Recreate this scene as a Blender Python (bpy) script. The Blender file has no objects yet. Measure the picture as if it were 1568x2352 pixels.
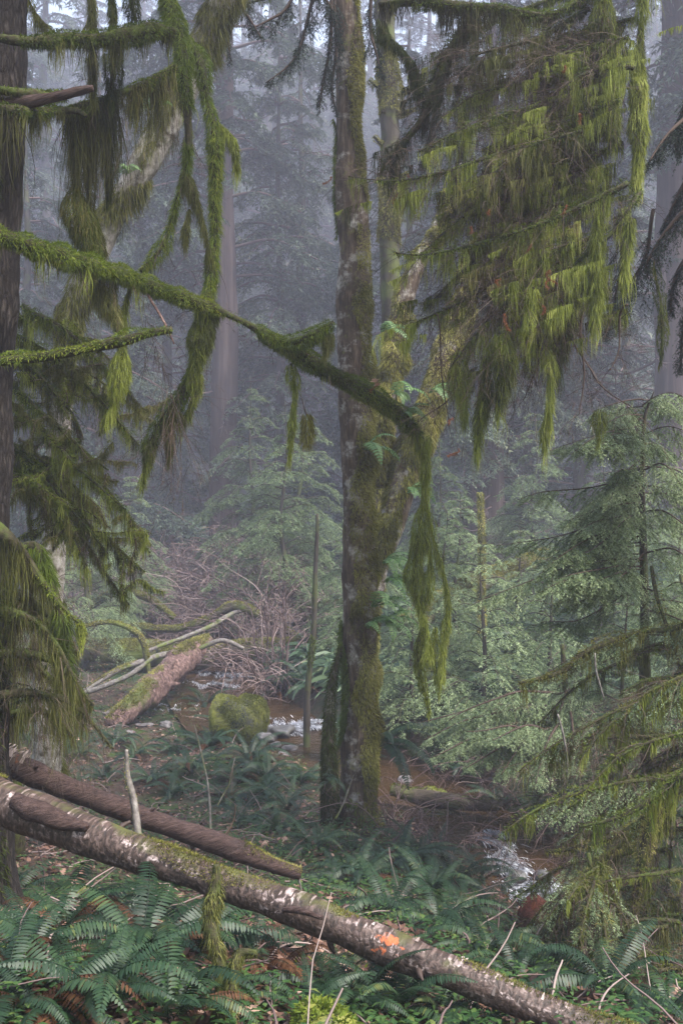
import bpy, math, random
import numpy as np
from mathutils import Vector

# ------------------------------------------------------------------ basics
SC = bpy.context.scene
COL = SC.collection
FOC = 35.0 / 36.0 * 2352.0          # focal length in units of a 1568 x 2352 picture
UP = np.array([0.0, 0.0, 1.0])


def P(px, py, d):
    return np.array([(px - 784.0) / FOC * d, d, (1176.0 - py) / FOC * d])


def pts3(lst):
    """[(px, py, distance, radius in picture units)] -> x, y, z, radius in metres"""
    return np.array([list(P(a[0], a[1], a[2])) + [a[3] / FOC * a[2]] for a in lst])


def nrm(v):
    return v / np.maximum(np.linalg.norm(v, axis=-1, keepdims=True), 1e-9)


def fnoise(p, sc, seed):
    r = np.random.RandomState(seed)
    k = r.normal(size=(7, 3)) * sc
    ph = r.rand(7) * 6.283
    return np.sin(p @ k.T + ph).sum(1) / 2.6


def sstep(a, b, x):
    t = np.clip((x - a) / (b - a), 0, 1)
    return t * t * (3 - 2 * t)


class MB:
    def __init__(self):
        self.v = []; self.q = []; self.t = []; self.a = []; self.n = 0

    def add(self, v, q=None, t=None, var=None):
        v = np.asarray(v, dtype=np.float32).reshape(-1, 3)
        if q is not None and len(q):
            self.q.append(np.asarray(q, dtype=np.int32) + self.n)
        if t is not None and len(t):
            self.t.append(np.asarray(t, dtype=np.int32) + self.n)
        self.v.append(v)
        if var is None:
            var = np.full(len(v), 0.5)
        self.a.append(np.asarray(var, dtype=np.float32).reshape(-1))
        self.n += len(v)

    def mesh(self, name, mat, smooth=True):
        me = bpy.data.meshes.new(name)
        if self.n:
            v = np.concatenate(self.v)
            q = np.concatenate(self.q) if self.q else np.zeros((0, 4), np.int32)
            t = np.concatenate(self.t) if self.t else np.zeros((0, 3), np.int32)
            me.vertices.add(len(v)); me.vertices.foreach_set('co', v.ravel())
            loops = np.concatenate([q.ravel(), t.ravel()])
            me.loops.add(len(loops)); me.loops.foreach_set('vertex_index', loops)
            starts = np.concatenate([np.arange(len(q)) * 4, len(q) * 4 + np.arange(len(t)) * 3]).astype(np.int32)
            me.polygons.add(len(starts)); me.polygons.foreach_set('loop_start', starts)
            me.polygons.foreach_set('use_smooth', np.full(len(starts), smooth))
            at = me.attributes.new('var', 'FLOAT', 'POINT')
            at.data.foreach_set('value', np.concatenate(self.a))
            me.update(calc_edges=True)
        me.materials.append(mat)
        return me


def link(name, me, parent=None, loc=None):
    o = bpy.data.objects.new(name, me); COL.objects.link(o)
    if loc is not None: o.location = loc
    if parent is not None: o.parent = parent
    return o


def part(name, mb, mat, parent, label=None, smooth=True):
    o = link(name, mb.mesh(name, mat, smooth), parent)
    if parent is not None and parent.type == 'EMPTY':
        o.location = -parent.location if parent.parent is None else (0, 0, 0)
    if label: o['label'] = label
    return o


def tag(o, label, cat, group=None, kind=None):
    if label: o['label'] = label
    if cat: o['category'] = cat
    if group: o['group'] = group
    if kind: o['kind'] = kind
    return o


def thing(name, label, cat, loc=(0, 0, 0), group=None):
    o = bpy.data.objects.new(name, None); COL.objects.link(o)
    o.location = [float(c) for c in loc]; o.empty_display_size = 0.2
    return tag(o, label, cat, group)


def whole(name, mb, mat, label, cat, group=None, kind=None, smooth=True):
    return tag(link(name, mb.mesh(name, mat, smooth)), label, cat, group, kind)


def dup(root, loc, rotz=0.0, scale=1.0, label=None, group=None, tilt=(0, 0)):
    r = root.copy(); COL.objects.link(r)
    r.location = [float(c) for c in loc]; r.rotation_euler = (tilt[0], tilt[1], rotz)
    r.scale = (scale,) * 3
    if label: r['label'] = label
    if group: r['group'] = group
    for ch in list(root.children):
        c = ch.copy(); COL.objects.link(c); c.parent = r
        for g in ch.children:
            e = g.copy(); COL.objects.link(e); e.parent = c
    return r


# ------------------------------------------------------------------ shapes
def crv(p, n=60):
    """Catmull-Rom through rows of p (any number of columns), evenly spaced by length"""
    p = np.asarray(p, float)
    q = np.vstack([2 * p[0] - p[1], p, 2 * p[-1] - p[-2]])
    m = 16
    out = []
    u = np.linspace(0, 1, m, endpoint=False)[:, None]
    for i in range(len(p) - 1):
        a, b, c, d = q[i], q[i + 1], q[i + 2], q[i + 3]
        out.append(0.5 * (2 * b + (c - a) * u + (2 * a - 5 * b + 4 * c - d) * u ** 2 + (3 * b - a - 3 * c + d) * u ** 3))
    out = np.vstack(out + [p[-1:]])
    s = np.r_[0, np.cumsum(np.linalg.norm(np.diff(out[:, :3], axis=0), axis=1))]
    t = np.linspace(0, s[-1], n)
    r = np.stack([np.interp(t, s, out[:, k]) for k in range(p.shape[1])], 1)
    if p.shape[1] > 3: r[:, 3] = np.maximum(r[:, 3], 0.0012)
    return r


def wob(C, amp, sc, seed):
    """bends a smooth curve a little, ends kept"""
    C = C.copy(); n = len(C)
    w = np.sin(np.linspace(0, math.pi, n)) ** 0.5
    for k in range(3):
        C[:, k] += w * amp * fnoise(C[:, :3], sc, seed + k)
    return C


def frame(C):
    T = nrm(np.gradient(C[:, :3], axis=0))
    ref = np.array([0, 1.0, 0.02]) if abs(T[:, 1].mean()) < 0.8 else UP
    N = nrm(np.cross(ref, T)); B = np.cross(T, N)
    return T, N, B


def clen(C):
    return np.linalg.norm(np.diff(C[:, :3], axis=0), axis=1).sum()


def at(C, u):
    x = np.clip(u, 0, 1) * (len(C) - 1)
    i = np.minimum(x.astype(int), len(C) - 2); f = (x - i)[:, None]
    return C[i] * (1 - f) + C[i + 1] * f


def tube(mb, C, sides=10, amp=0.0, sc=8.0, seed=1, var=0.5, flute=0, cap=True):
    n = len(C); T, N, B = frame(C)
    th = np.linspace(0, 2 * math.pi, sides, endpoint=False)
    dirs = N[:, None, :] * np.cos(th)[None, :, None] + B[:, None, :] * np.sin(th)[None, :, None]
    V = C[:, None, :3] + dirs * C[:, 3][:, None, None]
    if amp:
        k = fnoise(V.reshape(-1, 3), sc, seed).reshape(n, sides) * 0.65 + fnoise(V.reshape(-1, 3), sc * 2.7, seed + 5).reshape(n, sides) * 0.35
        V = V + dirs * (C[:, 3][:, None] * amp * k)[..., None]
    i = np.arange(n - 1)[:, None] * sides; j = np.arange(sides)[None, :]; j2 = (j + 1) % sides
    q = np.stack([i + j, i + j2, i + sides + j2, i + sides + j], -1).reshape(-1, 4)
    V = V.reshape(-1, 3)
    tr = None
    if cap:
        V = np.vstack([V, C[0, :3], C[-1, :3]]); m = n * sides
        a = np.arange(sides); b = (a + 1) % sides
        tr = np.vstack([np.stack([b, a, np.full(sides, m)], 1), np.stack([(n - 1) * sides + a, (n - 1) * sides + b, np.full(sides, m + 1)], 1)])
    mb.add(V, q, tr, np.full(len(V), var))


def ribbons(mb, base, d, L, w, droop=0.0, segs=1, side=None, var=None, leaf=False, rng=None, curl=0.0):
    N = len(base)
    if N == 0: return
    rng = rng or np.random.RandomState(N)
    L = np.broadcast_to(np.asarray(L, float), (N,)); w = np.broadcast_to(np.asarray(w, float), (N,))
    droop = np.broadcast_to(np.asarray(droop, float), (N,))
    if side is None:
        side = nrm(np.cross(d, rng.normal(size=(N, 3))))
    if var is None: var = rng.rand(N)
    if leaf: prof = np.interp(np.linspace(0, 1, segs + 1), [0, .3, .7, 1], [.35, 1, .8, .05])
    else: prof = np.interp(np.linspace(0, 1, segs + 1), [0, .5, 1], [1, .85, .12])
    t = np.linspace(0, 1, segs + 1)
    pos = base[:, None, :] + d[:, None, :] * (L[:, None] * t)[..., None]
    pos[:, :, 2] -= (droop * L)[:, None] * t ** 2
    if curl:
        pos += side[:, None, :] * ((rng.normal(size=N) * curl * L)[:, None] * np.sin(t * 3.0))[..., None]
    off = side[:, None, :] * (w[:, None] * 0.5 * prof)[..., None]
    V = np.stack([pos - off, pos + off], 2).reshape(-1, 3)
    m = (segs + 1) * 2
    i = np.arange(N)[:, None] * m + np.arange(segs)[None, :] * 2
    q = np.stack([i, i + 1, i + 3, i + 2], -1).reshape(-1, 4)
    mb.add(V, q, None, np.repeat(var, m))


def fuzz(mb, C, dens, l0, l1, w, seed, down=0.35, out=1.0, mask=None, lump=0.0, lsc=9.0, roff=0.97):
    """moss blades over a tube"""
    rng = np.random.RandomState(seed)
    T, N, B = frame(C)
    seg = np.linalg.norm(np.diff(C[:, :3], axis=0), axis=1)
    area = seg * (C[:-1, 3] + C[1:, 3]) * math.pi
    n = int(area.sum() * dens)
    if n < 1: return
    cs = np.r_[0, np.cumsum(area)]; x = rng.rand(n) * cs[-1]
    i = np.clip(np.searchsorted(cs, x) - 1, 0, len(seg) - 1); f = ((x - cs[i]) / area[i])[:, None]
    c = C[i] * (1 - f) + C[i + 1] * f
    th = rng.rand(n) * 6.2832
    nor = nrm((N[i] * (1 - f) + N[i + 1] * f) * np.cos(th)[:, None] + (B[i] * (1 - f) + B[i + 1] * f) * np.sin(th)[:, None])
    b = c[:, :3] + nor * c[:, 3:4] * roff
    if mask is not None:
        m = mask(b, nor, rng); b, nor, c = b[m], nor[m], c[m]; n = len(b)
        if n < 1: return
    if lump:
        b = b + nor * (np.clip(fnoise(b, lsc, seed), -.3, 2) * lump)[:, None]
    d = nrm(nor * out + rng.normal(size=(n, 3)) * 0.45 - UP * down)
    var = np.clip(0.5 + 0.22 * fnoise(b, 5.0, seed + 3) + rng.normal(size=n) * 0.16, 0, 1)
    ribbons(mb, b, d, l0 + (l1 - l0) * rng.rand(n) ** 1.5, w * (0.7 + 0.6 * rng.rand(n)), down * 0.7, 2, var=var, rng=rng)


def fringe(mb, C, tassels, l0, l1, w, seed, strands=60, spread=0.05, u0=0.0, u1=1.0, conv=0.5, fade=1.0, sway=0.09, lf=None, vo=0.0):
    """hanging moss: tassels of strands under a curve"""
    rng = np.random.RandomState(seed)
    L = clen(C)
    nt = max(1, int(tassels * L * (u1 - u0)))
    uc = u0 + (u1 - u0) * rng.rand(nt)
    tl = l0 + (l1 - l0) * rng.rand(nt) ** 2.0
    if lf is not None: tl = tl * lf(uc)
    tv = np.clip(0.5 + vo + rng.normal(size=nt) * 0.2, 0, 1)
    ns = np.maximum(6, (strands * (0.4 + 0.9 * rng.rand(nt)))).astype(int)
    k = np.repeat(np.arange(nt), ns); n = len(k)
    g = rng.normal(size=n)
    sp = spread * (0.5 + rng.rand(nt))[k]
    u = uc[k] + g * sp / L
    ok = (u > -0.01) & (u < 1.01); k, g, u, sp = k[ok], g[ok], u[ok], sp[ok]; n = len(k)
    c = at(C, u); T, N, B = frame(C); Tn = at(T, u)
    b = c[:, :3].copy()
    off = rng.uniform(-1, 1, size=n)
    hor = nrm(np.cross(Tn, UP) + np.array([1e-4, 0, 0]))
    b += hor * (off * c[:, 3])[:, None]; b[:, 2] += rng.uniform(-0.9, 0.6, size=n) * c[:, 3]
    ln = tl[k] * np.exp(-0.5 * g * g * 0.9) * (0.35 + 0.65 * rng.rand(n) ** 0.6)
    d = -UP[None, :] + Tn * (-g * sp * conv / np.maximum(tl[k], .05))[:, None] + hor * (-off * c[:, 3] * conv / np.maximum(tl[k], .05))[:, None]
    d = nrm(d + rng.normal(size=(n, 3)) * sway)
    var = np.clip(tv[k] + rng.normal(size=n) * 0.13, 0, 1)
    ribbons(mb, b, d, ln, w * (0.6 + 0.8 * rng.rand(n)), 0.0, 5, var=var, rng=rng, curl=0.10)


def twigs(mb, C, n, l0, l1, w, seed, droop=0.25, u0=0.05, u1=1.0, levels=2, along=0.8, var=0.5, sidew=1.0, bias=(0, 0, 0)):
    """fine bare twigs springing from a curve, with side twigs"""
    rng = np.random.RandomState(seed)
    T, N, B = frame(C)
    u = u0 + (u1 - u0) * rng.rand(n)
    c = at(C, u); t = nrm(at(T, u))
    d = nrm(t * along + rng.normal(size=(n, 3)) * 0.6 * sidew + np.array(bias))
    L = (l0 + (l1 - l0) * rng.rand(n)); dr = droop * (0.3 + rng.rand(n))
    b = c[:, :3]; W = np.full(n, w)
    for lev in range(levels + 1):
        ribbons(mb, b, d, L, W, dr, 4, var=np.clip(var + rng.normal(size=len(b)) * 0.2, 0, 1), rng=rng, curl=0.05)
        if lev == levels: break
        m = 4 if lev == 0 else 3
        k = np.repeat(np.arange(len(b)), m); uu = 0.2 + 0.75 * rng.rand(len(k))
        nb = b[k] + d[k] * (L[k] * uu)[:, None]; nb[:, 2] -= dr[k] * L[k] * uu ** 2
        nd = nrm(d[k] * 0.8 + rng.normal(size=(len(k), 3)) * 0.55 - UP * 0.1)
        L = L[k] * (1 - uu * 0.6) * 0.5 * (0.5 + rng.rand(len(k))); dr = dr[k]; W = W[k] * 0.75; b, d = nb, nd


def spray(W, LF, C, tsp, tlen, nsp, nlen, nw, seed, hang=0.3, sub=True, u0=0.12, flat=0.25, v0=0.5, tipv=0.25, tw=0.004, full=1.0, pend=0.0):
    """a conifer branch: side twigs in two ranks, flat rows of needles on them"""
    rng = np.random.RandomState(seed)
    L = clen(C); n = max(4, int(L * (1 - u0) / tsp))
    u = u0 + (1 - u0) * (np.arange(n) + rng.rand(n) * 0.6) / n
    u = np.repeat(np.clip(u, 0, 1), 2); s = np.tile([1.0, -1.0], n); n = len(u)
    c = at(C, u); T, N, B = frame(C); t = nrm(at(T, u))
    S = nrm(np.cross(t, UP)) * s[:, None]
    d = nrm(t * 0.75 + S * 0.85 * (1 - .45 * min(pend, 1)) - UP * pend + rng.normal(size=(n, 3)) * (0.16 + .1 * pend))
    ln = tlen * (0.18 + 0.82 * np.sin(np.clip((1 - u) * 1.25 + 0.05, 0, 1.25) / 1.25 * 1.9)) * (0.6 + 0.6 * rng.rand(n))
    keep = rng.rand(n) < full
    b, d, ln = c[keep, :3], d[keep], ln[keep]; n = len(b)
    dr = hang * (0.5 + rng.rand(n)) * np.clip(ln / tlen, 0.3, 1.5)
    if W is not None: ribbons(W, b, d, ln, tw, dr, 3, rng=rng, var=np.full(n, .4))
    if sub:
        m = 6
        k = np.repeat(np.arange(n), m); uu = 0.15 + 0.8 * (np.tile(np.arange(m), n) + rng.rand(n * m)) / m
        s2 = np.tile([1, -1], n * m // 2 + 1)[:len(k)]
        tg = nrm(d[k] - UP * (2 * dr[k] * uu)[:, None])
        S2 = nrm(np.cross(tg, UP)) * s2[:, None]
        b2 = b[k] + d[k] * (ln[k] * uu)[:, None]; b2[:, 2] -= dr[k] * ln[k] * uu ** 2
        d2 = nrm(tg * 0.8 + S2 * 0.7 + rng.normal(size=(len(k), 3)) * 0.12)
        l2 = ln[k] * (1 - uu) * 0.55 + tlen * 0.06
        if W is not None: ribbons(W, b2, d2, l2, tw * 0.7, dr[k], 2, rng=rng, var=np.full(len(k), .4))
        b = np.vstack([b, b2]); d = np.vstack([d, d2]); ln = np.r_[ln, l2]; dr = np.r_[dr, dr[k]]
    bv = np.clip(v0 + rng.normal(size=len(b)) * 0.14, 0, 1)
    cnt = np.maximum(2, (ln / nsp).astype(int))
    k = np.repeat(np.arange(len(b)), cnt)
    st = np.r_[0, np.cumsum(cnt)[:-1]]
    uu = (np.arange(len(k)) - st[k] + rng.rand(len(k))) / cnt[k]
    k = np.repeat(k, 2); uu = np.repeat(uu, 2); s3 = np.tile([1.0, -1.0], len(k) // 2)
    tg = nrm(d[k] - UP * (2 * dr[k] * uu)[:, None])
    pb = b[k] + d[k] * (ln[k] * uu)[:, None]; pb[:, 2] -= dr[k] * ln[k] * uu ** 2
    S3 = nrm(np.cross(tg, UP + rng.normal(size=(len(k), 3)) * flat)) * s3[:, None]
    dn = nrm(tg * 0.62 + S3 * 0.8 + rng.normal(size=(len(k), 3)) * 0.15)
    sd = nrm(np.cross(dn, UP + rng.normal(size=(len(k), 3)) * flat * 1.5))
    var = np.clip(bv[k] + tipv * (uu - 0.5) + rng.normal(size=len(k)) * 0.08, 0, 1)
    ribbons(LF, pb, dn, nlen * (1.05 - 0.5 * uu) * (0.7 + 0.5 * rng.rand(len(k))), nw, 0.12, 1, side=sd, var=var, rng=rng)


# ------------------------------------------------------------------ materials
def newmat(name):
    m = bpy.data.materials.new(name); m.use_nodes = True
    nt = m.node_tree; nt.nodes.clear()
    out = nt.nodes.new('ShaderNodeOutputMaterial')
    return m, nt, nt.nodes, nt.links, out


def ramp(nodes, stops, interp='LINEAR'):
    r = nodes.new('ShaderNodeValToRGB'); r.color_ramp.interpolation = interp
    e = r.color_ramp.elements
    while len(e) < len(stops): e.new(0.5)
    for x, (p, c) in zip(e, stops):
        x.position = p; x.color = (*c, 1)
    return r


def leafmat(name, stops, rough=0.55, transl=0.3, spec=0.35, objvar=0.12):
    m, nt, N, K, out = newmat(name)
    a = N.new('ShaderNodeAttribute'); a.attribute_name = 'var'
    oi = N.new('ShaderNodeObjectInfo')
    mu = N.new('ShaderNodeMath'); mu.operation = 'MULTIPLY_ADD'; mu.inputs[1].default_value = objvar * 2; mu.inputs[2].default_value = -objvar
    K.new(oi.outputs['Random'], mu.inputs[0])
    ad = N.new('ShaderNodeMath'); ad.use_clamp = True
    K.new(a.outputs['Fac'], ad.inputs[0]); K.new(mu.outputs[0], ad.inputs[1])
    r = ramp(N, stops); K.new(ad.outputs[0], r.inputs[0])
    p = N.new('ShaderNodeBsdfPrincipled'); p.inputs['Roughness'].default_value = rough
    p.inputs['Specular IOR Level'].default_value = spec
    t = N.new('ShaderNodeBsdfTranslucent'); mx = N.new('ShaderNodeMixShader'); mx.inputs[0].default_value = transl
    K.new(r.outputs[0], p.inputs['Base Color']); K.new(r.outputs[0], t.inputs['Color'])
    K.new(p.outputs[0], mx.inputs[1]); K.new(t.outputs[0], mx.inputs[2]); K.new(mx.outputs[0], out.inputs[0])
    return m


def barkmat(name, stops, scale=(40, 40, 4), detail=6, bump=0.6, dist=0.02, patches=None, rough=0.9, psc=3.0, pr=(0.5, 0.6), vor=0.0, tilt=None, spec=0.2):
    """stops: colour ramp over a stretched noise; patches: (colour) over a second noise; tilt: rotation of the grain"""
    m, nt, N, K, out = newmat(name)
    tc = N.new('ShaderNodeTexCoord'); mp = N.new('ShaderNodeMapping'); mp.inputs['Scale'].default_value = scale
    if tilt is not None:
        m0 = N.new('ShaderNodeMapping'); m0.inputs['Rotation'].default_value = tilt
        K.new(tc.outputs['Object'], m0.inputs[0]); K.new(m0.outputs[0], mp.inputs[0])
    else:
        K.new(tc.outputs['Object'], mp.inputs[0])
    n1 = N.new('ShaderNodeTexNoise'); n1.inputs['Scale'].default_value = 1.0; n1.inputs['Detail'].default_value = detail
    n1.inputs['Roughness'].default_value = 0.65
    K.new(mp.outputs[0], n1.inputs['Vector'])
    h = n1.outputs['Fac']
    if vor:
        v = N.new('ShaderNodeTexVoronoi'); v.feature = 'DISTANCE_TO_EDGE'; v.inputs['Scale'].default_value = vor
        w = N.new('ShaderNodeVectorMath'); w.operation = 'MULTIPLY_ADD'
        K.new(n1.outputs['Color'], w.inputs[0]); w.inputs[1].default_value = (1.2, 1.2, 1.2); K.new(mp.outputs[0], w.inputs[2])
        K.new(w.outputs[0], v.inputs['Vector'])
        mm = N.new('ShaderNodeMath'); mm.operation = 'MULTIPLY_ADD'; mm.inputs[1].default_value = 1.6; mm.use_clamp = True
        K.new(v.outputs['Distance'], mm.inputs[0])
        m2 = N.new('ShaderNodeMath'); m2.operation = 'MULTIPLY'; m2.inputs[1].default_value = 0.4; K.new(h, m2.inputs[0]); K.new(m2.outputs[0], mm.inputs[2])
        h = mm.outputs[0]
    r = ramp(N, stops); K.new(h, r.inputs[0])
    colr = r.outputs[0]
    for (pc, sc, lo, hi, seed) in (patches or []):
        n2 = N.new('ShaderNodeTexNoise'); n2.noise_dimensions = '4D'; n2.inputs['W'].default_value = seed
        n2.inputs['Scale'].default_value = sc; n2.inputs['Detail'].default_value = 8; n2.inputs['Roughness'].default_value = 0.7
        K.new(tc.outputs['Object'], n2.inputs['Vector'])
        mr = N.new('ShaderNodeMapRange'); mr.inputs[1].default_value = lo; mr.inputs[2].default_value = hi
        K.new(n2.outputs['Fac'], mr.inputs[0])
        mx = N.new('ShaderNodeMix'); mx.data_type = 'RGBA'
        K.new(mr.outputs[0], mx.inputs[0]); K.new(colr, mx.inputs[6]); mx.inputs[7].default_value = (*pc, 1)
        colr = mx.outputs[2]
    p = N.new('ShaderNodeBsdfPrincipled'); p.inputs['Roughness'].default_value = rough
    p.inputs['Specular IOR Level'].default_value = spec
    b = N.new('ShaderNodeBump'); b.inputs['Strength'].default_value = bump; b.inputs['Distance'].default_value = dist
    K.new(h, b.inputs['Height']); K.new(b.outputs[0], p.inputs['Normal'])
    K.new(colr, p.inputs['Base Color']); K.new(p.outputs[0], out.inputs[0])
    return m

HAZE = 0.0034
HTOP = 119
EXPO = 2.85

# moss and leaves: real colours except the shaded moss, dark to light across single blades
M_MOSS = leafmat('moss', [(0, (.02, .03, .004)), (.4, (.065, .095, .010)), (.75, (.13, .175, .02)), (1, (.21, .22, .035))], .7, .3, .2)
M_MOSSD = leafmat('moss_shaded', [(0, (.010, .014, .003)), (.45, (.032, .045, .007)), (.8, (.07, .085, .014)), (1, (.12, .10, .03))], .75, .25, .15)  # darker copy of the moss, with shade put into its colour
M_HANG = leafmat('hanging_moss', [(0, (.026, .03, .007)), (.35, (.085, .10, .016)), (.65, (.21, .245, .04)), (1, (.34, .36, .09))], .7, .35, .2)
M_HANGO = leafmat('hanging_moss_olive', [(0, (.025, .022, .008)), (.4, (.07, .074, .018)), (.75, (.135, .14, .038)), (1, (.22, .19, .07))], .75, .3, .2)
M_TMOSS = leafmat('trunk_moss', [(0, (.05, .045, .012)), (.4, (.15, .145, .032)), (.75, (.26, .245, .065)), (1, (.36, .32, .12))], .8, .25, .15)
M_UND = leafmat('undergrowth_leaf', [(0, (.02, .045, .022)), (.5, (.06, .105, .055)), (.85, (.13, .19, .10)), (1, (.22, .22, .09))], .5, .3, .35)
M_BMOSS = leafmat('boulder_moss', [(0, (.08, .09, .02)), (.5, (.20, .21, .05)), (1, (.34, .33, .10))], .8, .25, .15)
M_FERN = leafmat('fern', [(0, (.006, .018, .008)), (.5, (.016, .042, .018)), (.85, (.04, .075, .03)), (1, (.10, .115, .03))], .5, .3, .4, .3)
M_FERNL = leafmat('fern_pale', [(0, (.06, .13, .04)), (.5, (.13, .23, .075)), (1, (.22, .32, .12))], .45, .35, .4)
M_FERNB = leafmat('fern_dead', [(0, (.03, .013, .008)), (.5, (.075, .032, .016)), (1, (.15, .075, .03))], .7, .25, .2)
M_NDL = leafmat('needles', [(0, (.025, .045, .02)), (.4, (.095, .14, .062)), (.75, (.22, .285, .14)), (1, (.35, .41, .23))], .5, .3, .35, .15)
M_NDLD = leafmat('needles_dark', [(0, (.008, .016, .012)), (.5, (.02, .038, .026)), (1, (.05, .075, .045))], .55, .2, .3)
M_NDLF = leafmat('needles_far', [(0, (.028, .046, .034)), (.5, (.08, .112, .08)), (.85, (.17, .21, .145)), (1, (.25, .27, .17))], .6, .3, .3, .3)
M_DEAD = leafmat('dead_spray', [(0, (.07, .025, .012)), (.5, (.16, .055, .022)), (1, (.27, .11, .045))], .7, .3, .2)
M_TWIG = leafmat('twig', [(0, (.018, .012, .010)), (.5, (.055, .036, .028)), (1, (.13, .095, .075))], .8, 0.0, .2)
M_BRUSH = leafmat('brush', [(0, (.04, .026, .026)), (.5, (.12, .08, .078)), (1, (.26, .20, .185))], .85, 0.0, .2)
M_LITTER = leafmat('leaf_litter', [(0, (.035, .018, .012)), (.4, (.10, .05, .035)), (.75, (.20, .11, .08)), (1, (.34, .23, .18))], .6, .15, .3)
M_GREEN = leafmat('ground_plants', [(0, (.012, .035, .012)), (.5, (.03, .075, .02)), (.85, (.07, .12, .03)), (1, (.13, .16, .04))], .5, .3, .35)
M_MAPLE = leafmat('dry_leaf', [(0, (.3, .16, .10)), (1, (.55, .36, .25))], .6, .3, .2)

M_WOOD = barkmat('mossy_wood', [(.3, (.012, .010, .006)), (.55, (.04, .035, .018)), (.8, (.08, .065, .04))], (30, 30, 30), patches=[((.05, .065, .014), 9, .48, .6, 1.0)])
M_CONIF = barkmat('fissured_bark', [(.05, (.004, .003, .003)), (.3, (.016, .012, .011)), (.7, (.045, .036, .033)), (1, (.09, .075, .07))], (16, 16, 4.5), vor=1.6, bump=1.0, dist=.03,
                  patches=[((.05, .06, .018), 3, .58, .7, 2.0)])
M_ALDER = barkmat('alder_bark', [(.25, (.018, .012, .008)), (.5, (.075, .052, .038)), (.75, (.18, .135, .10))], (24, 24, 5), bump=1.0, dist=.035,
                  patches=[((.42, .39, .36), 4.5, .52, .66, 1.5), ((.035, .024, .016), 2.2, .54, .66, 4.5), ((.12, .12, .035), 6.0, .56, .66, 8.0)])
M_PALE = barkmat('pale_bark', [(.3, (.10, .085, .07)), (.5, (.30, .27, .25)), (.75, (.52, .49, .47))], (14, 14, 14), bump=.5, dist=.01,
                 patches=[((.07, .055, .04), 9, .53, .63, 3.0), ((.09, .10, .03), 3.5, .58, .68, 6.0)])
M_CEDAR = barkmat('cedar_bark', [(.2, (.022, .014, .013)), (.5, (.07, .048, .046)), (.8, (.14, .105, .10))], (9, 9, .5), bump=.8, dist=.05)
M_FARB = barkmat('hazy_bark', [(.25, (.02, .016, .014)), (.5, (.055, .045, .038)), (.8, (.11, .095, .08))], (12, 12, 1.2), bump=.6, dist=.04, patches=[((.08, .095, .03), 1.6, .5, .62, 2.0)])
M_BROWN = barkmat('bare_log', [(.25, (.012, .007, .007)), (.5, (.045, .026, .023)), (.8, (.11, .072, .065))], (7, 60, 60), bump=1.0, dist=.02, rough=.8, spec=.25, tilt=(0, .38, 0),
                  patches=[((.22, .08, .03), 3.5, .62, .72, 3.0), ((.02, .014, .014), 2.2, .55, .66, 9.0)])
M_ROT = barkmat('rotten_log', [(.3, (.03, .018, .016)), (.5, (.14, .085, .075)), (.7, (.36, .24, .21))], (16, 16, 9), bump=1, dist=.08, patches=[((.10, .12, .03), 1.4, .52, .64, 3.0)])
M_MLOG = barkmat('mossy_log', [(.25, (.02, .016, .012)), (.5, (.07, .055, .04)), (.8, (.14, .11, .09))], (6, 14, 14), bump=.8, dist=.04, patches=[((.11, .13, .03), 1.2, .44, .58, 5.0)])
M_GREY = barkmat('grey_stick', [(.3, (.06, .05, .045)), (.55, (.17, .15, .14)), (.8, (.34, .32, .30))], (20, 20, 20), bump=.4, dist=.01, patches=[((.10, .12, .03), 2.5, .5, .6, 1.0)])
M_ROCK = barkmat('rock', [(.3, (.03, .03, .032)), (.55, (.09, .088, .09)), (.8, (.18, .175, .18))], (5, 5, 5), bump=.8, dist=.05, rough=.55, spec=.5)
M_MROCK = barkmat('mossy_rock', [(.3, (.03, .03, .03)), (.55, (.08, .08, .07)), (.8, (.14, .14, .12))], (6, 6, 6), bump=.9, dist=.05, patches=[((.16, .165, .035), 2.2, .44, .54, 1.0), ((.25, .245, .06), 5, .56, .66, 4.0)])
M_PROCK = barkmat('pale_rock', [(.3, (.05, .045, .045)), (.55, (.15, .135, .135)), (.8, (.32, .29, .29))], (6, 6, 6), bump=.7, dist=.03, rough=.6)
M_RUST = barkmat('red_rotten_wood', [(.3, (.03, .012, .008)), (.55, (.13, .04, .025)), (.8, (.26, .10, .06))], (22, 22, 2), bump=.9, dist=.03)


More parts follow.
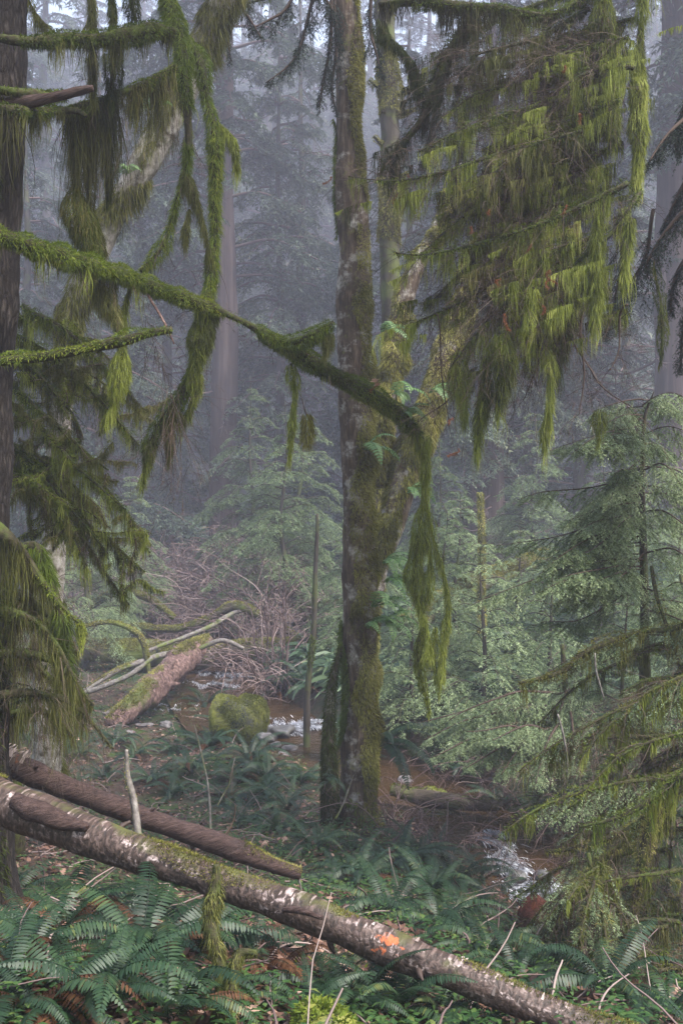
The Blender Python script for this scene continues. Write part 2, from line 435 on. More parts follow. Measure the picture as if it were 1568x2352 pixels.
def birch_material():
    m, nt, N, K, out = newmat('birch_log_bark')
    tc = N.new('ShaderNodeTexCoord')
    at_ = N.new('ShaderNodeAttribute'); at_.attribute_name = 'uvw'; at_.attribute_type = 'GEOMETRY'
    sp = N.new('ShaderNodeSeparateXYZ'); K.new(at_.outputs['Vector'], sp.inputs[0])     # x: metres along, y: angle, z: height of the normal
    mp = N.new('ShaderNodeMapping'); mp.inputs['Scale'].default_value = (46, 1.6, 0); K.new(at_.outputs['Vector'], mp.inputs[0])
    n1 = N.new('ShaderNodeTexNoise'); n1.inputs['Scale'].default_value = 1; n1.inputs['Detail'].default_value = 5; n1.inputs['Distortion'].default_value = .6
    K.new(mp.outputs[0], n1.inputs[0])
    mp2 = N.new('ShaderNodeMapping'); mp2.inputs['Scale'].default_value = (3.6, .8, 0); K.new(at_.outputs['Vector'], mp2.inputs[0])
    n2 = N.new('ShaderNodeTexNoise'); n2.inputs['Scale'].default_value = 1; n2.inputs['Detail'].default_value = 6; n2.inputs['Roughness'].default_value = .7
    K.new(mp2.outputs[0], n2.inputs[0])
    base = ramp(N, [(.3, (.012, .008, .006)), (.5, (.05, .031, .025)), (.72, (.13, .088, .076))]); K.new(n1.outputs['Fac'], base.inputs[0])
    # peeling pale bands, only in some lengths of the log
    a = N.new('ShaderNodeMapRange'); a.inputs[1].default_value = .50; a.inputs[2].default_value = .60; K.new(n1.outputs['Fac'], a.inputs[0])
    b = N.new('ShaderNodeMapRange'); b.inputs[1].default_value = .52; b.inputs[2].default_value = .62; K.new(n2.outputs['Fac'], b.inputs[0])
    c = N.new('ShaderNodeMath'); c.operation = 'MULTIPLY'; K.new(a.outputs[0], c.inputs[0]); K.new(b.outputs[0], c.inputs[1])
    mx = N.new('ShaderNodeMix'); mx.data_type = 'RGBA'; f1 = N.new('ShaderNodeMapRange'); f1.inputs[1].default_value = -.75; f1.inputs[2].default_value = .1; K.new(sp.outputs[2], f1.inputs[0]); f2 = N.new('ShaderNodeMath'); f2.operation = 'MULTIPLY'; K.new(c.outputs[0], f2.inputs[0]); K.new(f1.outputs[0], f2.inputs[1])
    K.new(f2.outputs[0], mx.inputs[0]); K.new(base.outputs[0], mx.inputs[6]); mx.inputs[7].default_value = (.40, .32, .31, 1)
    n3 = N.new('ShaderNodeTexNoise'); n3.inputs['Scale'].default_value = 5; n3.inputs['Detail'].default_value = 8; K.new(tc.outputs['Object'], n3.inputs[0])
    d = N.new('ShaderNodeMath'); d.operation = 'MULTIPLY_ADD'; d.inputs[1].default_value = .26; K.new(sp.outputs[2], d.inputs[0]); K.new(n3.outputs['Fac'], d.inputs[2])
    e = N.new('ShaderNodeMapRange'); e.inputs[1].default_value = .74; e.inputs[2].default_value = .86; K.new(d.outputs[0], e.inputs[0])
    mo = ramp(N, [(.35, (.022, .022, .008)), (.65, (.075, .075, .022))]); K.new(n3.outputs['Fac'], mo.inputs[0])
    m2 = N.new('ShaderNodeMix'); m2.data_type = 'RGBA'; K.new(e.outputs[0], m2.inputs[0]); K.new(mx.outputs[2], m2.inputs[6]); K.new(mo.outputs[0], m2.inputs[7])
    # a fresh orange scar
    g = N.new('ShaderNodeVectorMath'); g.operation = 'DISTANCE'; K.new(tc.outputs['Object'], g.inputs[0]); g.inputs[1].default_value = tuple(float(x) for x in P(880, 2158, 4.76))
    h = N.new('ShaderNodeMath'); h.operation = 'MULTIPLY_ADD'; h.inputs[1].default_value = -.32; n4 = N.new('ShaderNodeTexNoise'); n4.inputs['Scale'].default_value = 24; n4.inputs['Detail'].default_value = 5; K.new(tc.outputs['Object'], n4.inputs[0]); K.new(n4.outputs['Fac'], h.inputs[0]); K.new(g.outputs['Value'], h.inputs[2])
    i = N.new('ShaderNodeMapRange'); i.inputs[1].default_value = -.085; i.inputs[2].default_value = -.115; K.new(h.outputs[0], i.inputs[0])
    m3 = N.new('ShaderNodeMix'); m3.data_type = 'RGBA'; K.new(i.outputs[0], m3.inputs[0]); K.new(m2.outputs[2], m3.inputs[6]); m3.inputs[7].default_value = (.40, .10, .035, 1)
    p = N.new('ShaderNodeBsdfPrincipled'); p.inputs['Roughness'].default_value = .6; p.inputs['Specular IOR Level'].default_value = .35
    bp = N.new('ShaderNodeBump'); bp.inputs['Strength'].default_value = .8; bp.inputs['Distance'].default_value = .01
    K.new(n1.outputs['Fac'], bp.inputs['Height']); K.new(bp.outputs[0], p.inputs['Normal'])
    K.new(m3.outputs[2], p.inputs['Base Color']); K.new(p.outputs[0], out.inputs[0])
    return m


M_BIRCH = birch_material()

# ------------------------------------------------------------------ the ground
CRK = np.array([(-16, 44), (-9, 36), (-5.5, 31), (-3.3, 26), (-1.3, 19.4), (.5, 16.6), (1.3, 14.6), (2.25, 11.6), (3.4, 10.2), (6, 8.6), (12, 7), (30, 4)], float)


def creek_dist(x, y):
    p = np.stack([x, y], -1); best = np.full(x.shape, 1e9)
    for a, b in zip(CRK[:-1], CRK[1:]):
        ab = b - a; t = np.clip(((p - a) @ ab) / (ab @ ab), 0, 1)
        best = np.minimum(best, np.linalg.norm(p - (a + t[..., None] * ab), axis=-1))
    far = y > np.interp(x, CRK[:, 0], CRK[:, 1])
    return best, far


def height(x, y, rough=True):
    x = np.asarray(x, float); y = np.asarray(y, float)
    D, far = creek_dist(x, y)
    near = np.interp(y, [-8, 0, 4, 6.5, 9, 11, 14, 18, 30], [-1.5, -1.7, -2.14, -2.72, -3.28, -3.62, -4.08, -4.12, -4.12])
    near = near - np.where(x > 0, .26, .13) * np.clip(x, -6, 3) * np.clip((12 - y) / 8, 0, 1) - 0.8 * sstep(.6, 2.6, x) * sstep(5.5, 9, y)
    fl = np.interp(D, [0, 1.0, 3, 6, 10, 20, 45, 62, 100, 160, 230], [-4, -3.8, -3.45, -2.8, -2.1, -1.4, -.8, 1.5, 17, 52, 76])
    fr = np.interp(D, [0, 1.0, 4, 8, 13, 20, 35, 65, 110, 180, 240], [-4, -3.75, -3.5, -3.1, -2.7, -2.1, -1.4, 1.0, 17, 54, 78])
    w = sstep(-3, 2, x)
    z = np.where(far, fl * (1 - w) + fr * w, near)
    k = sstep(.5, 1.35, D)
    z = -4.45 * (1 - k) + np.maximum(z, -4.45) * k
    if rough:
        p = np.stack([x, y, np.zeros_like(x)], -1).reshape(-1, 3)
        z = z + (0.09 * fnoise(p, .9, 3) + 0.045 * fnoise(p, 2.6, 4) + 0.02 * fnoise(p, 7, 5)).reshape(x.shape) * np.clip(D / 2, .3, 1)
    return z


def gz(x, y):
    return float(height(np.array([x]), np.array([y]))[0])


def G(px, py, d0=2.5, d1=90):
    """where the sight line through a picture point meets the ground"""
    d = np.arange(d0, d1, 0.04)
    z = (1176 - py) / FOC * d; x = (px - 784) / FOC * d
    i = np.argmax(z <= height(x, d))
    return np.array([x[i], d[i], height(x[i:i + 1], d[i:i + 1])[0]])


def spaced(a, b, fine, lo, hi):
    r = [lo]
    while r[-1] < hi:
        s = fine if r[-1] <= b else fine * (1 + 0.12 * (r[-1] - b))
        r.append(r[-1] + s)
    return np.array(r)


gy = spaced(0, 22, .16, -8, 265)
gxp = spaced(0, 5, .16, 0, 160)
gx = np.r_[-gxp[:0:-1], gxp]
X, Y = np.meshgrid(gx, gy)
Z = height(X, Y)
mb = MB()
ny, nx = X.shape
ii = (np.arange(ny - 1)[:, None] * nx + np.arange(nx - 1)[None, :])
mb.add(np.stack([X, Y, Z], -1), np.stack([ii, ii + 1, ii + nx + 1, ii + nx], -1).reshape(-1, 4))
M_GROUND = barkmat('forest_floor', [(.25, (.012, .008, .006)), (.45, (.04, .026, .018)), (.6, (.075, .05, .038)), (.8, (.13, .09, .075))], (14, 14, 14), detail=9, bump=1, dist=.04,
                   patches=[((.035, .055, .012), 1.3, .47, .58, 2.0), ((.02, .045, .018), .6, .5, .62, 7.0)])
ground = tag(link('ground', mb.mesh('ground', M_GROUND)), 'damp forest floor of soil and leaf litter sloping to a creek', None, kind='structure')

# water
cc = crv(np.c_[CRK, np.zeros(len(CRK))], 160)
mb = MB()
lev = np.interp(cc[:, 1], [8, 10.5, 11.6, 12.5, 14, 17, 19, 20, 27], [-4.36, -4.34, -4.30, -4.22, -4.2, -4.2, -4.18, -4.12, -4.08])
tt = nrm(np.gradient(cc, axis=0)); nn = np.stack([tt[:, 1], -tt[:, 0], 0 * tt[:, 0]], 1)
cols = np.linspace(-1.7, 1.7, 29)
V = cc[:, None, :] + nn[:, None, :] * cols[None, :, None]
V[:, :, 2] = lev[:, None] + 0.012 * fnoise(V.reshape(-1, 3), 6, 2).reshape(V.shape[:2])
ii = np.arange(159)[:, None] * 29 + np.arange(28)[None, :]
mb.add(V, np.stack([ii, ii + 29, ii + 30, ii + 1], -1).reshape(-1, 4))
m, nt, N, K, out = newmat('creek_water')
p = N.new('ShaderNodeBsdfPrincipled'); p.inputs['Base Color'].default_value = (.045, .026, .012, 1); p.inputs['Roughness'].default_value = .09; p.inputs['IOR'].default_value = 1.33
tc = N.new('ShaderNodeTexCoord'); n1 = N.new('ShaderNodeTexNoise'); n1.inputs['Scale'].default_value = 7; n1.inputs['Detail'].default_value = 4
b = N.new('ShaderNodeBump'); b.inputs['Strength'].default_value = .6; b.inputs['Distance'].default_value = .06
K.new(tc.outputs['Object'], n1.inputs[0]); K.new(n1.outputs['Fac'], b.inputs['Height']); K.new(b.outputs[0], p.inputs['Normal']); K.new(p.outputs[0], out.inputs[0])
water = tag(link('creek', mb.mesh('creek', m)), 'shallow brown creek running over stones', None, kind='structure')

M_FOAM = leafmat('white_water', [(0, (.10, .10, .12)), (.5, (.33, .34, .39)), (1, (.72, .74, .8))], .4, .2, .5)
LEVX = ([8, 10.5, 11.6, 12.5, 14, 17, 19, 20, 27], [-4.36, -4.34, -4.30, -4.22, -4.2, -4.2, -4.18, -4.12, -4.08])


def foam(px, py, w, h, seed, slope=0.25):
    """broken streaks of white water lying on the creek"""
    rng = np.random.RandomState(seed)
    d = 4.22 / ((py - 1176) / FOC)
    c = P(px, py, d); wl = w / FOC * d; dl = h / FOC * d / slope
    n = int(500 + 2200 * wl * dl)
    q = rng.normal(size=(n, 2)) * .42
    x = c[0] + q[:, 0] * wl / 2 * 1.3; y = c[1] + q[:, 1] * dl / 2 * 1.3
    p = np.stack([x, y, 0 * x], 1)
    keep = fnoise(p, 7, seed) > -.35; x, y, p = x[keep], y[keep], p[keep]; n = len(x)
    z = np.interp(y, *LEVX) + .02 + .05 * np.abs(fnoise(p, 8, seed)) + .02 * rng.rand(n)
    e = .05; fx = np.interp(y - e, CRK[::-1, 1], CRK[::-1, 0]) - np.interp(y + e, CRK[::-1, 1], CRK[::-1, 0])
    a = np.arctan2(-2 * e, fx) + rng.normal(size=n) * .3
    mb = MB()
    ribbons(mb, np.stack([x, y, z], 1), nrm(np.stack([np.cos(a), np.sin(a), rng.normal(size=n) * .2], 1)), .05 + .13 * rng.rand(n), .005 + .014 * rng.rand(n), .05, 3,
            side=nrm(np.stack([-np.sin(a), np.cos(a), rng.normal(size=n) * .3], 1)), leaf=True, var=rng.rand(n) ** 1.1, rng=rng)
    part('foam', mb, M_FOAM, water)


foam(590, 1672, 95, 22, 1); foam(700, 1676, 70, 18, 2); foam(545, 1562, 85, 18, 3); foam(450, 1560, 50, 14, 4); foam(640, 1690, 120, 12, 14); foam(500, 1590, 90, 8, 15); foam(400, 1640, 70, 8, 16)
foam(1163, 1985, 60, 75, 5, .45); foam(1212, 2030, 80, 60, 6, .45); foam(1290, 2075, 130, 90, 7, .45); foam(1235, 2055, 90, 60, 17, .45); foam(1185, 2005, 60, 60, 18, .45); foam(1140, 1935, 70, 22, 8); foam(1350, 2110, 80, 40, 9, .4)

# ------------------------------------------------------------------ sky, sun, haze, camera
w = bpy.data.worlds.new('World'); SC.world = w; w.use_nodes = True
nt = w.node_tree; bg = nt.nodes['Background']
sky = nt.nodes.new('ShaderNodeTexSky'); sky.sky_type = 'NISHITA'; sky.sun_disc = False
SUN_EL, SUN_AZ = math.radians(56), math.radians(125)
sky.sun_elevation = SUN_EL; sky.sun_rotation = SUN_AZ
sky.air_density = 2.0; sky.dust_density = 2.0; sky.ozone_density = 1.0
nt.links.new(sky.outputs[0], bg.inputs[0]); bg.inputs[1].default_value = 0.05
su = bpy.data.lights.new('sun', 'SUN'); su.energy = 1.5; su.angle = math.radians(14); su.color = (1, .95, .87)
so = bpy.data.objects.new('sun', su); COL.objects.link(so)
sd = Vector((math.sin(SUN_AZ) * math.cos(SUN_EL), math.cos(SUN_AZ) * math.cos(SUN_EL), math.sin(SUN_EL)))
so.rotation_euler = sd.to_track_quat('Z', 'Y').to_euler()

hb = MB()
x0, x1, y0, y1, z0, z1 = -164, 164, -10, 270, -6.3, HTOP
hv = [(x, y, z) for z in (z0, z1) for y in (y0, y1) for x in (x0, x1)]
hb.add(hv, [(0, 2, 3, 1), (4, 5, 7, 6), (0, 1, 5, 4), (2, 6, 7, 3), (0, 4, 6, 2), (1, 3, 7, 5)])
m, nt, N, K, out = newmat('haze_air')
pv = N.new('ShaderNodeVolumePrincipled'); pv.inputs['Density'].default_value = HAZE; pv.inputs['Color'].default_value = (.82, .82, 1.0, 1)
pv.inputs['Density Attribute'].default_value = ''; pv.inputs['Anisotropy'].default_value = 0.25
K.new(pv.outputs[0], out.inputs['Volume'])
tag(link('haze', hb.mesh('haze', m, False)), 'pale blue mist filling the wooded ravine', None, kind='stuff')

cam = bpy.data.cameras.new('camera'); cam.sensor_fit = 'VERTICAL'; cam.sensor_height = 36; cam.lens = 35; cam.clip_end = 900
co = bpy.data.objects.new('camera', cam); COL.objects.link(co); co.rotation_euler = (math.radians(90), 0, 0); SC.camera = co

SC.view_settings.view_transform = 'Standard'; SC.view_settings.look = 'None'; SC.view_settings.gamma = 1; SC.view_settings.exposure = EXPO
SC.render.engine = 'CYCLES'
c = SC.cycles
c.max_bounces = 7; c.diffuse_bounces = 4; c.glossy_bounces = 2; c.transmission_bounces = 2; c.volume_bounces = 3; c.transparent_max_bounces = 4
c.sample_clamp_indirect = 4; c.use_adaptive_sampling = True; c.adaptive_threshold = 0.015
c.use_denoising = True; c.denoiser = 'OPENIMAGEDENOISE'; c.denoising_input_passes = 'RGB_ALBEDO_NORMAL'; c.denoising_prefilter = 'ACCURATE'
c.caustics_reflective = False; c.caustics_refractive = False
SC.render.use_persistent_data = False

# ------------------------------------------------------------------ builders for mossy wood
def mbranch(root, pts, seed, name='branch', wood=None, moss=None, hang=None, dens=16000, blade=(.010, .034), bw=.0042, down=.35, fr=None, tw=None, mask=None, n=70, wr=.85, wamp=.01, label=None):
    """a branch under root: wood, a coat of moss and a fringe of hanging moss as its sub-parts"""
    C = wob(crv(pts3(pts), n), wamp, 3.0, seed)
    Cw = C.copy(); Cw[:, 3] *= wr
    mb = MB(); tube(mb, Cw, 8, .18, 14, seed)
    o = part(name, mb, wood or M_WOOD, root, label)
    if dens:
        mb = MB(); fuzz(mb, C, max(dens, 9000), blade[0], blade[1], bw, seed + 1, down, mask=mask or (lambda b, n, r: fnoise(b, 6, seed) + .6 * n[:, 2] > -.85), lump=.022, lsc=12, roff=.93)
        if mb.n: part('moss', mb, moss or M_MOSS, o)
    if fr:
        mb = MB()
        for k, f in enumerate(fr if isinstance(fr, list) else [fr]):
            fringe(mb, C, seed=seed + 11 + k, **f)
        fringe(mb, C, 22, .015, .07, .0035, seed + 17, 16, .03, sway=.15)
        part('hanging_moss', mb, hang or M_HANG, o)
    if tw:
        mb = MB()
        for k, f in enumerate(tw if isinstance(tw, list) else [tw]):
            twigs(mb, C, seed=seed + 21 + k, **f)
        part('twig', mb, M_TWIG, o)
    return o, C


def trunk(root, C, mat, seed, sides=20, amp=.06, sc=4, name='trunk'):
    mb = MB(); tube(mb, C, sides, amp, sc, seed)
    return part(name, mb, mat, root)


def needles(root_branch, C, seed, mat, name='needles', **kw):
    W, LF = MB(), MB()
    spray(W, LF, C, seed=seed, **kw)
    o = part(name, LF, mat, root_branch)
    if W.n: part('twig', W, M_TWIG, root_branch)
    return o


# ------------------------------------------------------------------ LEFT: the dark fissured conifer and its mossy branches
base = P(-105, 2060, 6.5); base[2] = gz(base[0], base[1])
T1 = thing('conifer_tree', 'dark fissured conifer trunk at the edge of the frame with long moss-clad branches', 'tree', base)
C = crv(pts3([(-48, -420, 6.5, 108), (-55, -60, 6.5, 114), (-60, 300, 6.5, 114), (-74, 600, 6.5, 115), (-85, 900, 6.5, 112), (-95, 1300, 6.5, 114), (-102, 1750, 6.5, 120), (-106, 2000, 6.5, 140), (-108, 2150, 6.5, 175)]), 140)
C[-1, 2] = base[2] - .25
trunk(T1, C, M_CONIF, 3, 32, .05, 5)
mb = MB()
fuzz(mb, C, 5000, .02, .06, .007, 5, .6, mask=lambda b, n, r: (fnoise(b, 2.2, 9) + .5 * (n[:, 1] < -.2) + (b[:, 2] < -.3) * .5) > .95)
part('moss', mb, M_MOSSD, T1)
# crown high above the frame, which shades the near ground
W, LF = MB(), MB(); r = np.random.RandomState(4)
for k in range(40):
    a = 6.283 * r.rand(); h = 5.2 + 6.5 * r.rand(); L = 3.2 * (1.15 - (h - 4.6) / 9)
    s = np.array([C[0, 0], C[0, 1], h]); dd = np.array([math.cos(a), math.sin(a), 0])
    cb = crv(np.array([list(s) + [.04], list(s + dd * L * .5 + UP * .1) + [.025], list(s + dd * L - UP * .5) + [.006]]), 24)
    tube(W, cb, 5); spray(None, LF, cb, .2, 1.0, .045, .10, .035, 40 + k, hang=.35)
tube(W, crv(np.array([list(C[0, :3]) + [.31], [C[0, 0], 6.5, 8, .2], [C[0, 0], 6.5, 13, .05]]), 20), 12)
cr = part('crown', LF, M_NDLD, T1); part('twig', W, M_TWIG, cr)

bare = lambda b, n, r: ~((b[:, 0] > P(505, 0, 7.2)[0]) & (b[:, 0] < P(590, 0, 7.3)[0]) & (r.rand(len(b)) < .86))
A1, CA1 = mbranch(T1, [(-90, 505, 5.92, 17), (0, 542, 5.95, 18), (100, 576, 6.15, 20), (200, 607, 6.5, 19), (300, 640, 6.85, 18), (400, 680, 7.0, 17), (470, 706, 7.1, 17), (520, 724, 7.2, 8), (575, 750, 7.3, 9),
        (620, 778, 7.4, 17), (690, 818, 7.5, 20), (760, 864, 7.65, 18), (850, 912, 7.8, 18), (920, 958, 7.95, 17), (965, 1002, 8.0, 11)], 100, n=110, mask=bare, dens=24000, blade=(.012, .038), bw=.004,
        fr=[dict(tassels=16, l0=.04, l1=.30, w=.004, strands=50, spread=.035, u0=0, u1=.52, vo=-.1), dict(tassels=11, l0=.03, l1=.13, w=.004, strands=55, spread=.04, u0=.60, u1=1, vo=-.1),
            dict(tassels=3, l0=.15, l1=.42, w=.004, strands=45, spread=.03, u0=.0, u1=.4, vo=-.2), dict(tassels=26, l0=.15, l1=.5, w=.005, strands=60, spread=.02, u0=.975, u1=1.0)],
        tw=dict(n=26, l0=.1, l1=.35, w=.004, droop=.7, along=.2, bias=(0, 0, -.6)), label='long mossy branch crossing in front of the middle tree')
mbranch(T1, [(640, 790, 7.42, 9), (690, 778, 7.35, 13), (730, 762, 7.3, 13), (750, 748, 7.29, 9), (766, 738, 7.28, 4)], 104, dens=22000, blade=(.012, .04), bw=.004, fr=[dict(tassels=30, l0=.04, l1=.13, w=.004, strands=60, spread=.03), dict(tassels=26, l0=.12, l1=.26, w=.004, strands=50, spread=.02, u0=.75, u1=.95, vo=-.3)], n=30)
# tails hanging under it
def tail(root, pts, seed, hang=M_HANG, dens=9000, ln=(.06, .16), n=60, w=.0045, wr=.35, name='hanging_limb', wood=None, label=None):
    """a limp hanging limb thick with drooping moss"""
    C = wob(crv(pts3(pts), n), .02, 4, seed)
    C[:, 3] *= np.clip(1 + .45 * fnoise(C[:, :3], 5, seed + 7), .45, 1.7)
    Cw = C.copy(); Cw[:, 3] *= wr
    mb = MB(); tube(mb, Cw, 6, .2, 14, seed); o = part(name, mb, wood or M_WOOD, root, label)
    mb = MB(); fuzz(mb, C, dens * 2.0, ln[0] * .2, ln[1] * .34, w * .75, seed + 2, down=1.2, out=.5, lump=.025, lsc=12, roff=.8)
    fringe(mb, C, 34, ln[0] * .8, ln[1] * 1.5, w * .8, seed + 4, 26, .02, conv=.8, sway=.10)
    fringe(mb, C, 14, ln[0] * .8, ln[1] * 1.9, w * .8, seed + 5, 40, .02, conv=.8, sway=.06, vo=.18)
    part('hanging_moss', mb, hang, o)
    return o, C


tail(T1, [(668, 835, 7.5, 13), (672, 900, 7.5, 15), (664, 980, 7.5, 9), (662, 1060, 7.5, 3)], 120, n=30)
tail(T1, [(752, 765, 7.3, 12), (748, 790, 7.3, 9), (744, 822, 7.3, 3)], 121, M_HANGO, n=16)
mb_ = thing('dangling_moss_tuft', 'small moss clump dangling from a thin twig beside the middle trunk', 'moss clump', P(705, 950, 8))
C = crv(pts3([(690, 905, 8, 1), (698, 935, 8, 1.2), (705, 956, 8, 2)]), 10); m = MB(); tube(m, C, 5); part('twig', m, M_TWIG, mb_)
C = crv(pts3([(704, 950, 8, 8), (706, 985, 8, 10), (702, 1025, 8, 3)]), 20); m = MB(); fuzz(m, C, 12000, .03, .08, .005, 5, 1.1); part('moss', m, M_TMOSS, mb_)
# the curtain under its end
tail(T1, [(968, 1002, 8.0, 11), (976, 1070, 8.0, 12), (970, 1150, 8.0, 9), (957, 1230, 8.0, 11), (950, 1320, 8.0, 13), (958, 1380, 8, 10), (975, 1450, 8, 12), (980, 1520, 8, 14)], 130, n=80, dens=9000)
tail(T1, [(975, 1120, 8.0, 4), (998, 1220, 8.0, 4), (1014, 1300, 8.0, 4), (1024, 1385, 8, 9), (1020, 1440, 8, 10), (1014, 1510, 8, 12), (1010, 1570, 8, 7)], 131, n=70)
tail(T1, [(972, 1210, 8, 4), (988, 1260, 8, 9), (985, 1330, 8, 10), (970, 1400, 8, 6)], 132, n=40)
tail(T1, [(972, 1440, 8, 10), (962, 1500, 8, 13), (966, 1560, 8, 10), (985, 1640, 8, 3)], 133, n=50, dens=7000, ln=(.03, .11))
tail(T1, [(1000, 1440, 8, 10), (996, 1500, 8, 13), (1004, 1560, 8, 9), (1008, 1600, 8, 3)], 134, n=50, dens=7000, ln=(.03, .11))

mbranch(T1, [(-40, 82, 6.0, 12), (30, 94, 6.02, 13), (90, 97, 6.1, 16), (150, 94, 6.3, 18), (220, 96, 6.35, 18), (290, 84, 6.4, 20), (350, 72, 6.5, 20), (400, 78, 6.6, 14)], 140, moss=M_MOSS, hang=M_HANGO,
        mask=lambda b, n, r: (b[:, 0] > P(70, 0, 6.2)[0]) | (r.rand(len(b)) < .1), fr=[dict(tassels=16, l0=.05, l1=.3, w=.004, strands=70, spread=.05, u0=.25, vo=-.1), dict(tassels=6, l0=.25, l1=.55, w=.004, strands=50, spread=.03, u0=.35, vo=-.2)])
mbranch(T1, [(-40, 236, 6.1, 16), (40, 232, 6.1, 15), (110, 222, 6.1, 12), (170, 212, 6.1, 10), (215, 203, 6.1, 7)], 143, wood=M_BROWN, wr=1, mask=lambda b, n, r: (n[:, 2] > .5) & (fnoise(b, 6, 3) > -.1) & (b[:, 0] < P(150, 0, 6.1)[0]), label='broken bare stick of a branch')
mbranch(T1, [(-40, 205, 6.05, 10), (60, 212, 6.1, 11), (150, 224, 6.5, 10)], 145, hang=M_HANGO, fr=dict(tassels=12, l0=.04, l1=.14, w=.004, strands=50))
mbranch(T1, [(-40, 246, 6.0, 12), (40, 250, 6.05, 13), (120, 254, 6.4, 11), (175, 256, 6.45, 9), (198, 268, 6.45, 5)], 146, hang=M_HANGO, fr=[dict(tassels=14, l0=.05, l1=.3, w=.004, strands=70, spread=.04, vo=-.1), dict(tassels=12, l0=.4, l1=.9, w=.005, strands=90, spread=.05, u0=0, u1=.35, vo=-.4)])
mbranch(T1, [(150, 256, 6.6, 8), (180, 244, 6.6, 10), (240, 226, 6.7, 8), (300, 208, 6.8, 10), (350, 188, 6.9, 11), (405, 155, 7.0, 10)], 147, hang=M_HANGO,
        fr=[dict(tassels=20, l0=.08, l1=.4, w=.004, strands=90, spread=.05, vo=-.05), dict(tassels=26, l0=.5, l1=1.25, w=.0045, strands=120, spread=.05, u0=.02, u1=.42, vo=-.3), dict(tassels=12, l0=.3, l1=.7, w=.0045, strands=80, spread=.04, u0=.4, u1=.95, vo=-.15)],
        tw=dict(n=30, l0=.2, l1=.6, w=.0035, droop=.9, along=.2, bias=(0, 0, -.8)))
# straight hanging limbs in the dim upper corner
for k, pp in enumerate([[(165, 240, 6.7, 16), (178, 330, 6.7, 20), (172, 430, 6.7, 18), (190, 520, 6.7, 22), (235, 610, 6.7, 10)], [(205, 250, 6.9, 10), (212, 350, 6.9, 20), (206, 470, 6.9, 17), (225, 590, 6.8, 14)],
                        [(255, -30, 6.6, 14), (262, 60, 6.6, 12), (258, 150, 6.6, 14), (250, 235, 6.6, 8)], [(205, -30, 6.8, 10), (210, 40, 6.8, 14), (208, 85, 6.8, 16)], [(305, -30, 6.8, 10), (315, 50, 6.8, 9)],
                        [(60, -30, 6.6, 6), (95, 40, 6.6, 7), (135, 84, 6.6, 6)], [(240, 260, 7.0, 12), (250, 360, 7.0, 15), (245, 480, 7.0, 10)], [(215, 100, 6.5, 9), (222, 160, 6.5, 12), (220, 235, 6.5, 7)]]):
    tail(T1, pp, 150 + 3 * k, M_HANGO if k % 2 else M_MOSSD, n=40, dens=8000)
A4, _ = mbranch(T1, [(-30, 832, 6.0, 12), (30, 829, 6.0, 13), (110, 821, 6.0, 13), (200, 806, 6.0, 14), (290, 785, 6.0, 13), (350, 768, 6.0, 12), (396, 758, 6.0, 9)], 180, dens=22000, blade=(.01, .03), bw=.004, mask=lambda b, n, r: (n[:, 2] > -.45), fr=dict(tassels=6, l0=.02, l1=.06, w=.004, strands=30), label='smooth mossy rod of a branch with a bright green top')
mbranch(T1, [(-30, 1205, 6.0, 24), (20, 1245, 6.05, 22), (55, 1285, 6.3, 16), (95, 1340, 6.3, 9), (140, 1395, 6.3, 5), (186, 1436, 6.3, 4)], 186, hang=M_HANGO, fr=[dict(tassels=14, l0=.1, l1=.5, w=.0045, strands=90, spread=.05, u1=.65), dict(tassels=8, l0=.5, l1=1.0, w=.005, strands=90, spread=.06, u1=.45, vo=-.15)])
tail(T1, [(184, 1428, 6.3, 9), (192, 1450, 6.3, 13), (190, 1490, 6.3, 3)], 189, M_HANG, n=20, ln=(.03, .09))
mbranch(T1, [(40, 1265, 6.6, 14), (85, 1262, 6.6, 16), (110, 1330, 6.6, 14), (135, 1400, 6.6, 12), (142, 1480, 6.6, 12), (155, 1560, 6.6, 10)], 190, hang=M_HANGO, down=1.0, blade=(.03, .09), fr=dict(tassels=14, l0=.1, l1=.4, w=.0045, strands=70, spread=.04))
# the heavy olive curtain low on that side
for k, pp in enumerate([[(-20, 1400, 6.2, 16), (60, 1420, 6.2, 12), (120, 1470, 6.3, 9), (170, 1560, 6.3, 6)], [(-20, 1500, 6.4, 14), (70, 1500, 6.4, 12), (140, 1530, 6.5, 10), (215, 1620, 6.5, 5)], [(-20, 1350, 6.7, 12), (60, 1380, 6.7, 12), (120, 1420, 6.7, 8)],
                        [(-20, 1600, 6.3, 14), (60, 1590, 6.4, 12), (140, 1600, 6.5, 8), (200, 1640, 6.5, 5)], [(20, 1290, 7, 10), (90, 1310, 7, 10), (130, 1350, 7, 6)], [(-20, 1440, 7.3, 10), (70, 1420, 7.4, 9), (130, 1440, 7.4, 7), (180, 1500, 7.4, 4)], [(-20, 1540, 7.0, 10), (60, 1520, 7.0, 9), (120, 1560, 7.0, 7), (160, 1600, 7.0, 4)], [(-20, 1650, 6.6, 10), (60, 1630, 6.7, 9), (120, 1640, 6.8, 7), (170, 1690, 6.8, 4)], [(0, 1380, 7.6, 9), (80, 1390, 7.6, 9), (140, 1430, 7.6, 5)]]):
    mbranch(T1, pp, 200 + 30 * k, hang=M_HANGO, moss=M_MOSSD, fr=[dict(tassels=30, l0=.06, l1=.50, w=.004, strands=55, spread=.035, vo=.05, sway=.12)], dens=9000, tw=dict(n=16, l0=.2, l1=.6, w=.0035, droop=.9, along=.4, bias=(0, 0, -.5)))

